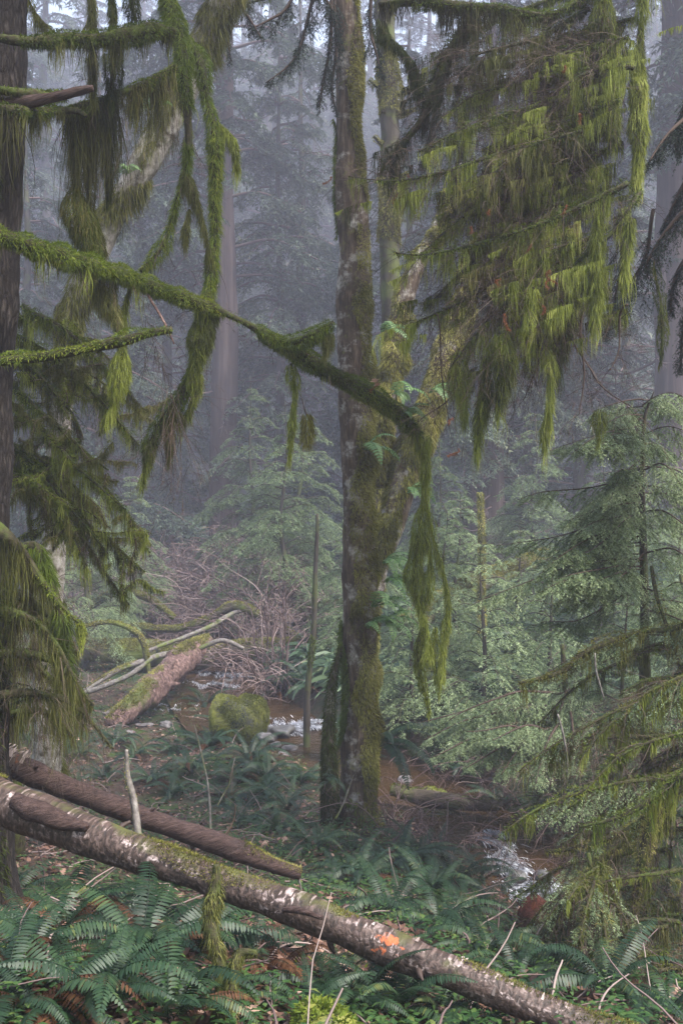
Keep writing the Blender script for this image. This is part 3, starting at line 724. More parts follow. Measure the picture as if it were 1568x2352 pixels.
# ------------------------------------------------------------------ the olive, moss-draped young hemlock behind it
b = P(40, 1900, 8.2); b[2] = gz(b[0], b[1])
T2 = thing('young_hemlock_tree', 'young hemlock with drooping olive branches thick with hanging moss', 'tree', b)
C = crv(pts3([(-40, 500, 8.2, 10), (-20, 900, 8.2, 14), (10, 1400, 8.2, 17), (40, 1950, 8.2, 22)]), 40); C[-1, 2] = b[2] - .2
trunk(T2, C, M_WOOD, 8, 10)
def side_shoots(o, C, seed, n, l0=.18, l1=.5, hang=None):
    """short crooked shoots off a branch, each with ragged moss"""
    r = np.random.RandomState(seed); W, H = MB(), MB()
    for j in range(n):
        c = at(C, np.array([.12 + .8 * r.rand()]))[0]; L = l0 + (l1 - l0) * r.rand()
        dv = nrm(np.array([r.normal() * .8, r.normal() * .7, -.25 + .35 * r.normal()]))
        q = wob(crv(np.array([[*c[:3], .006], [*(c[:3] + dv * L * .5 + UP * .03 * r.normal()), .005], [*(c[:3] + dv * L - UP * .10 * L), .003]]), 18), .03, 9, seed + j)
        tube(W, q, 5); q2 = q.copy(); q2[:, 3] = .012
        fuzz(H, q2, 12000, .01, .04, .004, seed + j, .8, lump=.012)
        fringe(H, q2, 24, .03, .14 + .22 * r.rand() ** 2, .0035, seed + 50 + j, 34, .025, vo=.1 + .15 * r.normal(), sway=.12, conv=.8)
    part('twig', W, M_TWIG, o); part('shoot_moss', H, hang or (M_HANGO if seed % 3 else M_HANG), o)


extra = []
r = np.random.RandomState(61)
for k in range(7):
    y0 = 700 + 430 * r.rand(); x0 = -10 + 70 * r.rand(); L = 120 + 200 * r.rand(); dd = 7.6 + 1.2 * r.rand(); sl = .65 + .5 * r.rand()
    extra.append([(x0, y0, 8.2, 6), (x0 + L * .35, y0 + L * sl * .25, dd, 5), (x0 + L * .7, y0 + L * sl * .62, dd, 4), (x0 + L, y0 + L * sl, dd, 2)])
for k, pp in enumerate([[(0, 800, 8.2, 7), (90, 850, 8.0, 5), (150, 930, 7.9, 4), (190, 1010, 7.9, 2)], [(5, 860, 8.2, 7), (80, 930, 7.9, 5), (170, 1010, 7.8, 4), (250, 1080, 7.8, 2)], [(30, 930, 8.1, 7), (110, 1000, 7.7, 6), (200, 1085, 7.6, 4), (290, 1170, 7.6, 2)],
                        [(-5, 1010, 8.2, 6), (90, 1080, 7.8, 5), (180, 1180, 7.7, 3), (240, 1260, 7.7, 2)], [(0, 1070, 8.2, 6), (70, 1120, 7.8, 5), (150, 1210, 7.7, 3), (200, 1300, 7.7, 2)], [(40, 830, 8.4, 6), (160, 870, 8.5, 4), (240, 920, 8.5, 3), (300, 1000, 8.5, 2)],
                        [(20, 720, 8.4, 6), (120, 740, 8.4, 5), (220, 800, 8.4, 3), (280, 870, 8.4, 2)], [(20, 780, 8.8, 5), (110, 800, 8.8, 4), (220, 860, 8.8, 3), (330, 960, 8.8, 2)], [(100, 1050, 8.1, 6), (210, 1090, 8.0, 4), (300, 1180, 8.0, 3), (345, 1270, 8.0, 2)]] + extra):
    o, C = mbranch(T2, pp, 300 + 30 * k, hang=M_HANG if k % 3 else M_HANGO, moss=M_MOSS, dens=7000, blade=(.02, .06), wamp=.03, fr=[dict(tassels=30, l0=.05, l1=.38, w=.004, strands=45, spread=.035, vo=.1, sway=.08)],
                   tw=[dict(n=20, l0=.08, l1=.32, w=.0035, droop=.5, along=.3, bias=(0, 0, -.3))])
    side_shoots(o, C, 300 + k, 7)
    if k % 5 == 0: needles(o, C, 305 + k, M_NDLD, tsp=.08, tlen=.35, nsp=.018, nlen=.022, nw=.006, hang=.5, full=.6, pend=.5)

# ------------------------------------------------------------------ leaning pale maple with the hanging limbs
b = P(112, 1560, 9.2); b[2] = gz(b[0], b[1])
T3 = thing('leaning_maple_tree', 'leaning tree with blotchy pale bark, its upper trunk and hanging limbs wrapped in moss', 'tree', b)
C = crv(pts3([(640, -330, 9, 24), (560, -120, 9, 28), (500, 30, 9.0, 32), (455, 130, 9.0, 33), (405, 240, 9.0, 33), (335, 370, 9.0, 31), (270, 480, 9.0, 28), (205, 620, 9.0, 29), (160, 760, 9.0, 28), (138, 950, 9.1, 27), (128, 1150, 9.2, 28), (118, 1330, 9.2, 30), (108, 1620, 9.2, 36)]), 150)
C[-1, 2] = min(C[-1, 2], b[2] - .2)
trunk(T3, C, M_PALE, 21, 20, .08, 5)
mb = MB()
fuzz(mb, C, 8000, .03, .11, .006, 22, 1.1, mask=lambda b, n, r: ((n[:, 0] < .25) & (b[:, 2] > P(0, 470, 9)[2]) & (fnoise(b, 2.5, 3) > -.5)) | (b[:, 2] > P(0, 130, 9)[2]) | ((b[:, 2] < P(0, 600, 9)[2]) & (b[:, 2] > P(0, 900, 9)[2]) & (fnoise(b, 3, 6) > .1)) | (fnoise(b, 3.5, 8) > 1.0), lump=.03)
part('moss', mb, M_HANGO, T3)
mb = MB(); fringe(mb, C[10:72], 14, .1, .5, .0045, 23, 90, .06, vo=-.05); part('hanging_moss', mb, M_HANGO, T3)
L1 = [(a_, b_, c_, d_ * .72) for a_, b_, c_, d_ in [(375, -40, 7.6, 24), (398, 50, 7.5, 30), (412, 110, 7.4, 27), (424, 200, 7.3, 21), (434, 300, 7.3, 17), (430, 390, 7.3, 13), (412, 450, 7.3, 9), (392, 520, 7.3, 8), (365, 575, 7.3, 10), (325, 622, 7.2, 11)]]
o, _ = mbranch(T3, L1, 400, name='limb', down=.9, blade=(.015, .06), dens=15000, wr=.7, n=90, fr=[dict(tassels=12, l0=.08, l1=.4, w=.0045, strands=60, spread=.03, u1=.5), dict(tassels=7, l0=.06, l1=.22, w=.004, strands=50, spread=.03, u0=.55)], tw=dict(n=20, l0=.1, l1=.4, w=.004, droop=.8, along=.3, bias=(0, 0, -.7), u0=.5))
L2 = [(a_, b_, c_, d_ * .7) for a_, b_, c_, d_ in [(420, 78, 7.7, 14), (448, 118, 7.6, 17), (466, 170, 7.5, 17), (474, 230, 7.5, 14), (492, 290, 7.5, 13), (494, 340, 7.5, 22), (496, 400, 7.5, 20), (494, 470, 7.5, 15), (492, 560, 7.5, 14), (484, 640, 7.4, 16), (470, 720, 7.3, 24), (455, 800, 7.3, 14), (436, 870, 7.3, 13), (400, 935, 7.3, 14), (362, 985, 7.3, 12), (330, 1060, 7.3, 5)]]
mbranch(T3, L2, 410, name='limb', down=.9, blade=(.015, .06), dens=15000, wr=.75, n=130, hang=M_HANGO, fr=[dict(tassels=10, l0=.06, l1=.25, w=.0045, strands=60, spread=.03, u0=.15, u1=.6), dict(tassels=18, l0=.1, l1=.42, w=.0045, strands=60, spread=.03, u0=.6), ], tw=dict(n=26, l0=.1, l1=.45, w=.004, droop=.8, along=.3, bias=(0, 0, -.7), u0=.5))
for k, pp in enumerate([[(492, 282, 7.5, 8), (518, 298, 7.5, 10), (535, 330, 7.5, 10), (545, 392, 7.5, 4)], [(420, 395, 7.3, 8), (438, 430, 7.3, 18), (452, 470, 7.3, 17), (470, 530, 7.3, 9), (482, 620, 7.4, 7)], [(462, 860, 7.3, 8), (455, 900, 7.3, 9), (430, 950, 7.3, 6), (410, 980, 7.3, 3)],
                        [(395, 940, 7.3, 11), (392, 1000, 7.3, 9), (386, 1065, 7.3, 3)], [(340, 1010, 7.3, 9), (338, 1060, 7.3, 7), (322, 1120, 7.3, 2)], [(436, 480, 7.3, 6), (430, 530, 7.3, 8), (432, 560, 7.3, 2)], [(300, 645, 6.9, 9), (286, 690, 6.9, 7), (288, 772, 6.9, 6), (282, 870, 6.9, 12), (258, 940, 6.9, 4), (240, 985, 6.9, 2)],
                        [(230, 640, 6.8, 16), (238, 700, 6.8, 15), (262, 740, 6.8, 10), (276, 772, 6.8, 3)], [(478, 700, 7.2, 20), (462, 770, 7.2, 18), (452, 830, 7.2, 12), (436, 880, 7.2, 5)]]):
    tail(T3, pp, 430 + 3 * k, M_HANG if k % 2 == 0 else M_HANGO, n=40, dens=11000)
o, C = mbranch(T3, [(325, 650, 7.0, 3), (345, 690, 6.9, 3), (375, 740, 6.8, 3), (400, 790, 6.8, 2)], 470, wood=M_ROT, dens=0, wr=1, n=20)
part('twig', (lambda m: (twigs(m, crv(pts3([(300, 640, 7.2, 2), (360, 800, 7.2, 2), (420, 1000, 7.2, 2)]), 20), 50, .2, .6, .0035, 6, .5, bias=(0, 0, -.3)), m)[1])(MB()), M_TWIG, T3)

# ------------------------------------------------------------------ MIDDLE: the alder that stands before the creek
b = P(815, 1935, 11.0); b[2] = gz(b[0], b[1])
T4 = thing('alder_tree', 'straight grey-brown tree in the middle with tan moss down its lit side', 'tree', b)
cx = [(-420, 780, 26), (-160, 790, 30), (0, 794, 33), (100, 803, 33), (200, 797, 32), (300, 798, 32), (400, 802, 37), (480, 806, 40), (560, 815, 40), (700, 815, 43), (800, 816, 42), (900, 818, 42), (1000, 818, 43), (1200, 822, 44), (1400, 824, 45), (1600, 825, 46), (1750, 823, 49), (1850, 820, 53), (1930, 818, 60), (1985, 817, 72)]
cx = [(a_, b_, c_ * (.9 if a_ < 1000 else .84)) for a_, b_, c_ in cx]
C = wob(crv(pts3([(c_, y_, 11.0, r_) for (y_, c_, r_) in cx]), 200), .012, 1.5, 31)
C[:, 3] *= 1 + .05 * fnoise(C[:, :3], 2.6, 5); C[-1, 2] = b[2] - .25
trunk(T4, C, M_ALDER, 32, 30, .07, 5)
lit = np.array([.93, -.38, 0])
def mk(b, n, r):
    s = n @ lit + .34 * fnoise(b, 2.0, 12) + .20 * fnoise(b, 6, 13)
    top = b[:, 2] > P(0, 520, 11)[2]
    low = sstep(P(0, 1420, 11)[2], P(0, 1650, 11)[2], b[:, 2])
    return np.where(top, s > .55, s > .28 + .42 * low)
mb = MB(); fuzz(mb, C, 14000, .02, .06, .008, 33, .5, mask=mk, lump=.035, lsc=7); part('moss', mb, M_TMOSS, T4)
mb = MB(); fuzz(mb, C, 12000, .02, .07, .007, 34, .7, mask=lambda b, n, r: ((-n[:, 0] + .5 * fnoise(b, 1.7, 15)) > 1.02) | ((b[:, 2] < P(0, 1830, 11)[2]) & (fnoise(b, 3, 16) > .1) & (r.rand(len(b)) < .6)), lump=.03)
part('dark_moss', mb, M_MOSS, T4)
C2 = crv(pts3([(785, 1480, 10.9, 4), (764, 1560, 10.82, 8), (756, 1640, 10.8, 11), (754, 1720, 10.8, 14), (757, 1800, 10.8, 17), (760, 1900, 10.8, 20), (764, 1965, 10.8, 26)]), 50)
trunk(T4, C2, M_ALDER, 36, 14, .1, 6, 'side_stem'); mb = MB(); fuzz(mb, C2, 9000, .02, .06, .007, 37, .6, mask=lambda b, n, r: fnoise(b, 3, 4) > -.3); part('moss', mb, M_MOSSD, T4)
# its dim leafy top
o, C2 = mbranch(T4, [(790, -20, 10.6, 9), (720, -30, 10.4, 6), (640, -10, 10.2, 5), (560, 10, 10.1, 2)], 480, dens=4000)

# dark sprays hanging at the top
b = P(470, 1500, 11.8); b[2] = gz(b[0], b[1])
T5 = thing('hemlock_tree_branch', 'dark drooping evergreen sprays hanging at the top between the two mossy trees', 'branch', P(640, -30, 10))
for k, pp in enumerate([[(600, -60, 10, 5), (560, -10, 9.8, 4), (520, 20, 9.7, 3), (470, 50, 9.6, 1)], [(600, -60, 10, 5), (555, 0, 9.8, 4), (575, 50, 9.7, 3), (600, 90, 9.6, 1)], [(700, -60, 10, 5), (660, 20, 9.9, 4), (620, 45, 9.8, 3), (570, 70, 9.7, 1)],
                        [(730, -60, 10, 5), (705, 50, 9.9, 4), (665, 130, 9.8, 3), (610, 190, 9.7, 1)], [(760, -40, 10.2, 5), (750, 80, 10.1, 4), (742, 180, 10.1, 3), (735, 260, 10, 1)], [(780, -40, 10.2, 5), (770, 120, 10.2, 4), (768, 210, 10.2, 3), (775, 260, 10.2, 1)],
                        [(470, -60, 9.5, 5), (500, -10, 9.5, 4), (520, 60, 9.5, 3), (530, 140, 9.5, 1)], [(850, -40, 10.4, 5), (855, 60, 10.4, 4), (868, 110, 10.3, 3), (880, 170, 10.3, 1)], [(700, -60, 10, 5), (740, 0, 9.9, 4), (770, 60, 9.9, 3), (790, 110, 9.9, 1)]]):
    C2 = wob(crv(pts3(pp), 30), .03, 3, k); mb = MB(); tube(mb, C2, 5); o = part('branchlet', mb, M_TWIG, T5)
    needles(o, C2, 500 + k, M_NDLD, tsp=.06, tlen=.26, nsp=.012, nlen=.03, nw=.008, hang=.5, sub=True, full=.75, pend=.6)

# ------------------------------------------------------------------ mossy maple clump leaning away behind the alder
b = P(885, 1640, 13.0); b[2] = gz(b[0], b[1])
T6 = thing('mossy_maple_tree', 'tree wholly sleeved in thick moss leaning away behind the middle trunk', 'tree', b)
for k, (pp, kw) in enumerate([([(806, 1930, 13, 30), (812, 1760, 13, 28), (822, 1560, 13, 27), (852, 1350, 13, 27), (893, 1190, 13, 29), (938, 1060, 13.1, 32), (985, 945, 13.2, 30), (1030, 800, 13.4, 27), (1075, 660, 13.6, 22), (1120, 500, 13.8, 18), (1180, 300, 14, 12)], {}),
                              ([(872, 1120, 13.2, 22), (880, 960, 13.3, 24), (898, 840, 13.4, 24), (925, 740, 13.5, 22), (960, 620, 13.6, 19), (1010, 500, 13.7, 14), (1060, 380, 13.8, 9)], {})]):
    C2 = wob(crv(pts3(pp), 100), .03, 2, 40 + k)
    trunk(T6, C2, M_ALDER, 41 + k, 16, .12, 6, 'trunk' if k == 0 else 'second_stem')
    mb = MB(); fuzz(mb, C2, 11000, .02, .075, .009, 43 + k, .7, lump=.05, lsc=9, mask=lambda b, n, r: ((fnoise(b, 2.6, 3) + n[:, 0] * -.35) > -.75) & ((b[:, 2] > P(0, 1480, 13)[2]) | (r.rand(len(b)) < .12))); part('moss', mb, M_TMOSS if k == 0 else M_TMOSS, T6)
b = P(890, 1500, 16.5); b[2] = gz(b[0], b[1])
T7 = thing('mossy_alder_tree', 'slender upright mossy trunk half hidden just behind the middle tree', 'tree', b)
C2 = wob(crv(pts3([(878, -150, 16.5, 20), (884, 120, 16.5, 22), (888, 300, 16.5, 22), (894, 560, 16.5, 23), (892, 850, 16.5, 24), (868, 1150, 16.5, 25), (842, 1400, 16.5, 26), (826, 1640, 16.5, 28)]), 100), .03, 1.2, 3); C2[-1, 2] = b[2] - .2
trunk(T7, C2, M_FARB, 45, 14, .1, 5)
mb = MB(); fuzz(mb, C2, 4500, .03, .08, .011, 46, .6, lump=.05, mask=lambda b, n, r: fnoise(b, 1.6, 5) > -.5); part('moss', mb, M_TMOSS, T7)
for k, (y, s, l) in enumerate([(190, -1, 40), (205, 1, 60), (255, 1, 70), (320, -1, 30), (400, 1, 50)]):
    x0 = 888
    mbranch(T7, [(x0, y + 12, 16.5, 5), (x0 + s * l * .5, y + 8, 16.4, 6), (x0 + s * l, y - 6, 16.3, 4)], 520 + 30 * k, moss=M_TMOSS, dens=5000, bw=.01, n=16, fr=dict(tassels=8, l0=.05, l1=.25, w=.008, strands=30))

# ------------------------------------------------------------------ RIGHT: the moss-draped hemlock that hangs into the frame
b = P(1790, 1900, 7.6); b[2] = gz(b[0], b[1])
T8 = thing('moss_draped_hemlock_tree', 'dead hemlock boughs hung with long curtains of yellow-green moss in the upper corner', 'tree', b)
C = crv(pts3([(1760, -500, 7.6, 60), (1770, 200, 7.6, 72), (1780, 1000, 7.6, 80), (1790, 2000, 7.6, 96)]), 60); C[-1, 2] = b[2] - .2
trunk(T8, C, M_CONIF, 51, 20, .05, 4)
mbranch(T8, [(1765, -180, 7.6, 26), (1640, -130, 7.3, 24), (1530, -110, 7.0, 22), (1430, -90, 6.9, 20), (1330, -60, 6.9, 14)], 600, name='limb', hang=M_HANG, fr=[dict(tassels=16, l0=.2, l1=.7, w=.005, strands=90, spread=.05)])
tail(T8, [(1385, -80, 6.9, 17), (1392, 40, 6.9, 15), (1400, 160, 6.9, 17), (1404, 260, 6.9, 15), (1412, 330, 6.9, 7)], 630, M_HANG, n=90, wr=.6, dens=9000, wood=M_ROT)
tail(T8, [(1478, -90, 7.0, 9), (1476, 60, 7.0, 14), (1470, 150, 7.0, 20), (1466, 260, 7.0, 20), (1464, 360, 7.0, 16), (1458, 440, 7.0, 9)], 633, M_HANG, n=90, wr=.6, dens=9000)
mbranch(T8, [(1440, -60, 7.2, 10), (1300, 20, 7.2, 9), (1230, 36, 7.2, 10), (1150, 18, 7.2, 12), (1050, 14, 7.2, 13), (960, 4, 7.3, 14), (870, 12, 7.4, 8)], 640, fr=[dict(tassels=14, l0=.05, l1=.25, w=.004, strands=70, spread=.04, vo=-.2), dict(tassels=12, l0=.2, l1=.6, w=.0045, strands=90, spread=.05, u0=.45, vo=-.45)], hang=M_HANGO)
tail(T8, [(870, 50, 7.6, 7), (892, 92, 7.6, 9), (925, 118, 7.6, 9), (950, 160, 7.6, 14), (966, 205, 7.6, 10), (975, 245, 7.6, 3)], 670, M_MOSSD, n=40)
boughs = [
    # dark arch with the black curtain
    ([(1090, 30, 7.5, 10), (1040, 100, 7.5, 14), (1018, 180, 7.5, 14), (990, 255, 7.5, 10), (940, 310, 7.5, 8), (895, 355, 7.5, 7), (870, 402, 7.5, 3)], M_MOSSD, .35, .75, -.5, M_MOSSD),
    ([(1430, 60, 7.1, 8), (1320, 120, 7.1, 7), (1200, 180, 7.1, 6), (1090, 210, 7.1, 4), (1010, 270, 7.1, 2)], M_MOSS, .2, .7, -.1, M_HANG),
    ([(1420, 150, 6.9, 9), (1340, 190, 6.9, 9), (1250, 235, 6.9, 7), (1150, 262, 6.9, 6), (1050, 305, 6.9, 4), (960, 350, 6.9, 2)], M_MOSS, .15, .75, .1, M_HANG),
    ([(1420, 230, 6.8, 8), (1330, 270, 6.8, 8), (1220, 330, 6.8, 6), (1100, 372, 6.8, 5), (990, 400, 6.9, 4), (900, 412, 7.0, 2), (800, 405, 7.1, 1)], M_MOSS, .1, .55, .15, M_HANG),
    ([(1430, 330, 7.1, 8), (1320, 380, 7.1, 7), (1200, 440, 7.1, 6), (1080, 500, 7.1, 4), (960, 590, 7.2, 2)], M_MOSS, .2, .8, 0, M_HANG),
    ([(1440, 420, 6.7, 8), (1350, 470, 6.7, 8), (1240, 520, 6.7, 6), (1120, 555, 6.8, 5), (1000, 580, 6.9, 3), (900, 578, 7.0, 1)], M_MOSS, .12, .6, .1, M_HANG),
    ([(1470, 440, 6.9, 7), (1440, 480, 6.8, 7), (1400, 540, 6.8, 6), (1330, 600, 6.8, 5), (1250, 660, 6.8, 3), (1160, 700, 6.8, 2)], M_MOSS, .15, .7, .25, M_HANG),
    ([(1400, 520, 7.0, 7), (1290, 580, 7.0, 6), (1180, 630, 7.0, 5), (1070, 680, 7.0, 4), (990, 720, 7.1, 3), (930, 752, 7.1, 1)], M_MOSS, .1, .5, .05, M_HANG),
    ([(1330, 600, 6.9, 6), (1240, 660, 6.9, 5), (1150, 720, 6.9, 4), (1080, 790, 6.9, 3), (1030, 850, 6.9, 1)], M_MOSS, .15, .6, .1, M_HANG),
    ([(1280, 640, 6.8, 6), (1210, 720, 6.8, 5), (1150, 790, 6.8, 4), (1110, 850, 6.8, 2)], M_MOSS, .15, .62, .12, M_HANG),
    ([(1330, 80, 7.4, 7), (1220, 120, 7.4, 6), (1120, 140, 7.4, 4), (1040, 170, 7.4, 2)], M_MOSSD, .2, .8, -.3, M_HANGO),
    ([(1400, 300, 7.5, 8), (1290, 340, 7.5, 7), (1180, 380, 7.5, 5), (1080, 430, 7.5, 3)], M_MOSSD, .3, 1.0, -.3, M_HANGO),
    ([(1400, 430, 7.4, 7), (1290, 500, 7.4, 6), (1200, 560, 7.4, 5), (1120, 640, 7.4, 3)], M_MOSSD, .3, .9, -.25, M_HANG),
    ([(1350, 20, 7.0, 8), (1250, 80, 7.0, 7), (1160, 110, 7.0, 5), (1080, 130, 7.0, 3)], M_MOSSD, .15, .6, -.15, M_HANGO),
    ([(1290, 660, 7.1, 5), (1270, 740, 7.1, 4), (1240, 790, 7.1, 3), (1200, 830, 7.1, 2)], M_MOSS, .1, .5, 0, M_HANG),
]
r = np.random.RandomState(202)
for k in range(24):
    y0 = -20 + 680 * ((k + r.rand()) / 24); x0 = 1290 + 190 * r.rand() - (150 if y0 > 500 else 0) * r.rand(); L = (300 if y0 < 450 else 230) * (.55 + .6 * r.rand()); dd = 6.6 + 1.2 * r.rand(); sl = .18 + .45 * r.rand() + (.25 if y0 > 450 else 0)
    boughs.append(([(x0, y0, dd, 6), (x0 - L * .35, y0 + L * sl * .25, dd, 5), (x0 - L * .7, y0 + L * sl * .62, dd, 4), (x0 - L, y0 + L * sl * 1.05, dd, 2)], M_MOSS if dd < 7.2 else M_MOSSD, .1, .45 + .3 * r.rand(), (.22 if dd < 7.1 else -.08) + .15 * r.normal(), M_HANG if r.rand() < .75 else M_HANGO))  # front boughs coloured brighter, rear ones darker: inner shade put into the colour
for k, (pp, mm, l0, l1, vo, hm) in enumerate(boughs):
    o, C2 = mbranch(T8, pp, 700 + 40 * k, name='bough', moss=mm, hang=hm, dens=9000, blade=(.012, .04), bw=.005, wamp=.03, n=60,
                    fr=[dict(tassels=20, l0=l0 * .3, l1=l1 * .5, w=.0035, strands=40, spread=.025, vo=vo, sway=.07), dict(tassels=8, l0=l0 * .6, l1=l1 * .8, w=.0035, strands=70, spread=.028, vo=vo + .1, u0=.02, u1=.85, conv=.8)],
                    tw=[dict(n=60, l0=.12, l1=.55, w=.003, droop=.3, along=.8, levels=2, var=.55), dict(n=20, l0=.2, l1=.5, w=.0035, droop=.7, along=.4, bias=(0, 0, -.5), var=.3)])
    # tassels hung on the fine twigs too
    r = np.random.RandomState(900 + k); mb = MB()
    for j in range(9):
        c = at(C2, np.array([r.rand() * .9 + .05]))[0]
        q = c[:3] + np.array([r.normal() * .12, r.normal() * .12, -.04 - .12 * r.rand()])
        Cq = crv(np.array([[q[0] + .14, q[1], q[2] + .03, .004], [q[0], q[1], q[2], .004], [q[0] - .14, q[1], q[2] - .06, .003]]), 12)
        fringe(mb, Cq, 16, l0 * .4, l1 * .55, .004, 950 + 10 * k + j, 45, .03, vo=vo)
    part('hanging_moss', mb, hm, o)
for k, pp in enumerate([[(1110, 820, 6.8, 10), (1105, 920, 6.8, 14), (1098, 990, 6.8, 9), (1096, 1052, 6.8, 2)], [(1250, 790, 6.9, 8), (1258, 900, 6.9, 3), (1252, 985, 6.9, 8), (1250, 1035, 6.9, 2)], [(1150, 760, 6.7, 16), (1148, 860, 6.7, 14), (1140, 940, 6.7, 3)], [(1050, 830, 6.9, 9), (1060, 920, 6.9, 9), (1064, 970, 6.9, 2)],
                        [(1375, 480, 6.7, 14), (1370, 600, 6.7, 16), (1366, 700, 6.7, 10), (1358, 745, 6.7, 2)], [(1450, 500, 6.7, 12), (1440, 580, 6.7, 12), (1430, 640, 6.7, 3)], [(1225, 660, 6.6, 12), (1222, 720, 6.6, 12), (1218, 760, 6.6, 2)], [(1380, 940, 7, 2), (1376, 975, 7, 6), (1374, 1010, 7, 1)],
                        [(1300, 560, 7.2, 16), (1290, 700, 7.2, 18), (1280, 800, 7.2, 8), (1278, 840, 7.2, 2)], [(1200, 400, 7.3, 20), (1190, 520, 7.3, 22), (1186, 640, 7.3, 12), (1180, 720, 7.3, 3)]]):
    tail(T8, pp, 1100 + 3 * k, M_HANG if k < 8 else M_MOSSD, n=40, dens=9000, ln=(.08, .22))
# bare twigs under the mass
mb = MB()
for k, pp in enumerate([[(1240, 760, 7, 2), (1230, 830, 7, 2), (1200, 920, 7, 1)], [(1290, 740, 7.2, 3), (1345, 860, 7.2, 2), (1370, 900, 7.2, 2), (1450, 935, 7.2, 1)], [(1345, 700, 7.1, 3), (1340, 860, 7.1, 2), (1330, 950, 7.1, 1)], [(1000, 720, 7, 2), (1010, 850, 7, 2), (1030, 980, 7, 1)], [(1080, 800, 7, 2), (1050, 920, 7, 2), (960, 970, 7, 1)], [(1440, 700, 7.2, 3), (1420, 790, 7.2, 2), (1400, 850, 7.2, 1)]]):
    C2 = wob(crv(pts3(pp), 30), .05, 4, k); tube(mb, C2, 5); twigs(mb, C2, 26, .1, .4, .0035, 30 + k, .3, levels=2)
part('twig', mb, M_TWIG, T8)
# rust-coloured dead sprays caught in it
r = np.random.RandomState(77)
dead = [(1172, 590, 30), (1158, 720, 50), (1262, 620, 40), (1140, 830, 30), (1052, 1030, 22), (935, 400, 20), (918, 440, 35), (1260, 640, 30), (1150, 640, 20), (1165, 500, 25), (1125, 480, 18), (1300, 470, 30), (760, 405, 22), (1040, 960, 20), (1220, 560, 25), (1010, 985, 24), (1330, 260, 30), (1295, 150, 20), (866, 885, 20), (1080, 520, 22), (1245, 700, 30)]
for k, (px, py, l) in enumerate(dead):
    if k % 3 == 0 and px > 1000: continue
    d = 6.45 if px > 1000 else 7.4
    C2 = crv(pts3([(px, py, d, .8), (px - 2 + 9 * r.normal(), py + l * .35, d, .8), (px + 16 * r.normal(), py + l * .8, d, .5)]), 10)
    mb = MB(); fuzz(mb, np.c_[C2[:, :3], np.full(10, .004)], 42000 * (.5 + r.rand()), .006, .017, .003, k, .6); tube(mb, C2, 4)
    part('dead_spray', mb, M_DEAD, T8)
# dark live sprays down the outer edge
for k, pp in enumerate([[(1770, 180, 7.6, 12), (1620, 230, 7.5, 8), (1540, 280, 7.4, 5), (1490, 370, 7.3, 2)], [(1770, 250, 7.6, 12), (1640, 330, 7.8, 8), (1560, 420, 7.8, 5), (1520, 520, 7.8, 2)], [(1770, 300, 7.6, 12), (1650, 420, 7.7, 8), (1560, 520, 7.7, 5), (1480, 620, 7.7, 2)], [(1770, 340, 7.6, 12), (1650, 480, 8.0, 8), (1570, 600, 8.0, 5), (1540, 720, 8.0, 2)],
                        [(1770, 420, 7.6, 12), (1660, 560, 8.2, 8), (1590, 680, 8.2, 5), (1560, 850, 8.2, 2)], [(1760, 120, 7.6, 12), (1640, 160, 7.6, 8), (1580, 250, 7.6, 5), (1550, 350, 7.6, 2)], [(1430, 520, 7.9, 5), (1430, 600, 7.9, 4), (1410, 680, 7.9, 3), (1390, 760, 7.9, 2)], [(1500, 480, 8.2, 5), (1480, 560, 8.2, 4), (1440, 640, 8.2, 3), (1420, 720, 8.2, 2)],
                        [(1060, 300, 8.4, 4), (1050, 400, 8.4, 4), (1090, 470, 8.4, 2)], [(1250, 300, 8.4, 4), (1200, 440, 8.4, 4), (1120, 540, 8.4, 2)], [(1010, 180, 8.4, 4), (990, 300, 8.4, 4), (970, 380, 8.4, 2)]]):
    C2 = wob(crv(pts3(pp), 40), .04, 3, k + 5); mb = MB(); tube(mb, C2, 6); o = part('bough', mb, M_TWIG, T8)
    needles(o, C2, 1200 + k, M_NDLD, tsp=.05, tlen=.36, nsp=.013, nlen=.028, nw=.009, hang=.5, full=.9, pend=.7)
tail(T8, [(1500, 600, 7.0, 3), (1506, 640, 7.0, 5), (1518, 720, 7.0, 8), (1522, 800, 7.0, 7), (1512, 845, 7.0, 3)], 1300, M_MOSSD, n=40, wr=.5, ln=(.03, .07))
# crown overhead
W, LF = MB(), MB(); r = np.random.RandomState(14)
for k in range(12):
    a = -1.5 + 3 * r.rand(); h = 6 + 6 * r.rand(); L = 3.4 * (1.15 - (h - 5) / 9)
    s = np.array([C[0, 0], C[0, 1], h]); dd = np.array([math.cos(a), math.sin(a), 0])
    cb = crv(np.array([list(s) + [.04], list(s + dd * L * .5 + UP * .1) + [.025], list(s + dd * L - UP * .5) + [.006]]), 24)
    tube(W, cb, 5); spray(None, LF, cb, .2, 1.0, .045, .10, .035, 140 + k, hang=.35)
tube(W, crv(np.array([list(C[0, :3]) + [.2], [C[0, 0], 7.6, 9, .14], [C[0, 0], 7.6, 13.5, .03]]), 20), 12)
cr = part('crown', LF, M_NDLD, T8); part('twig', W, M_TWIG, cr)

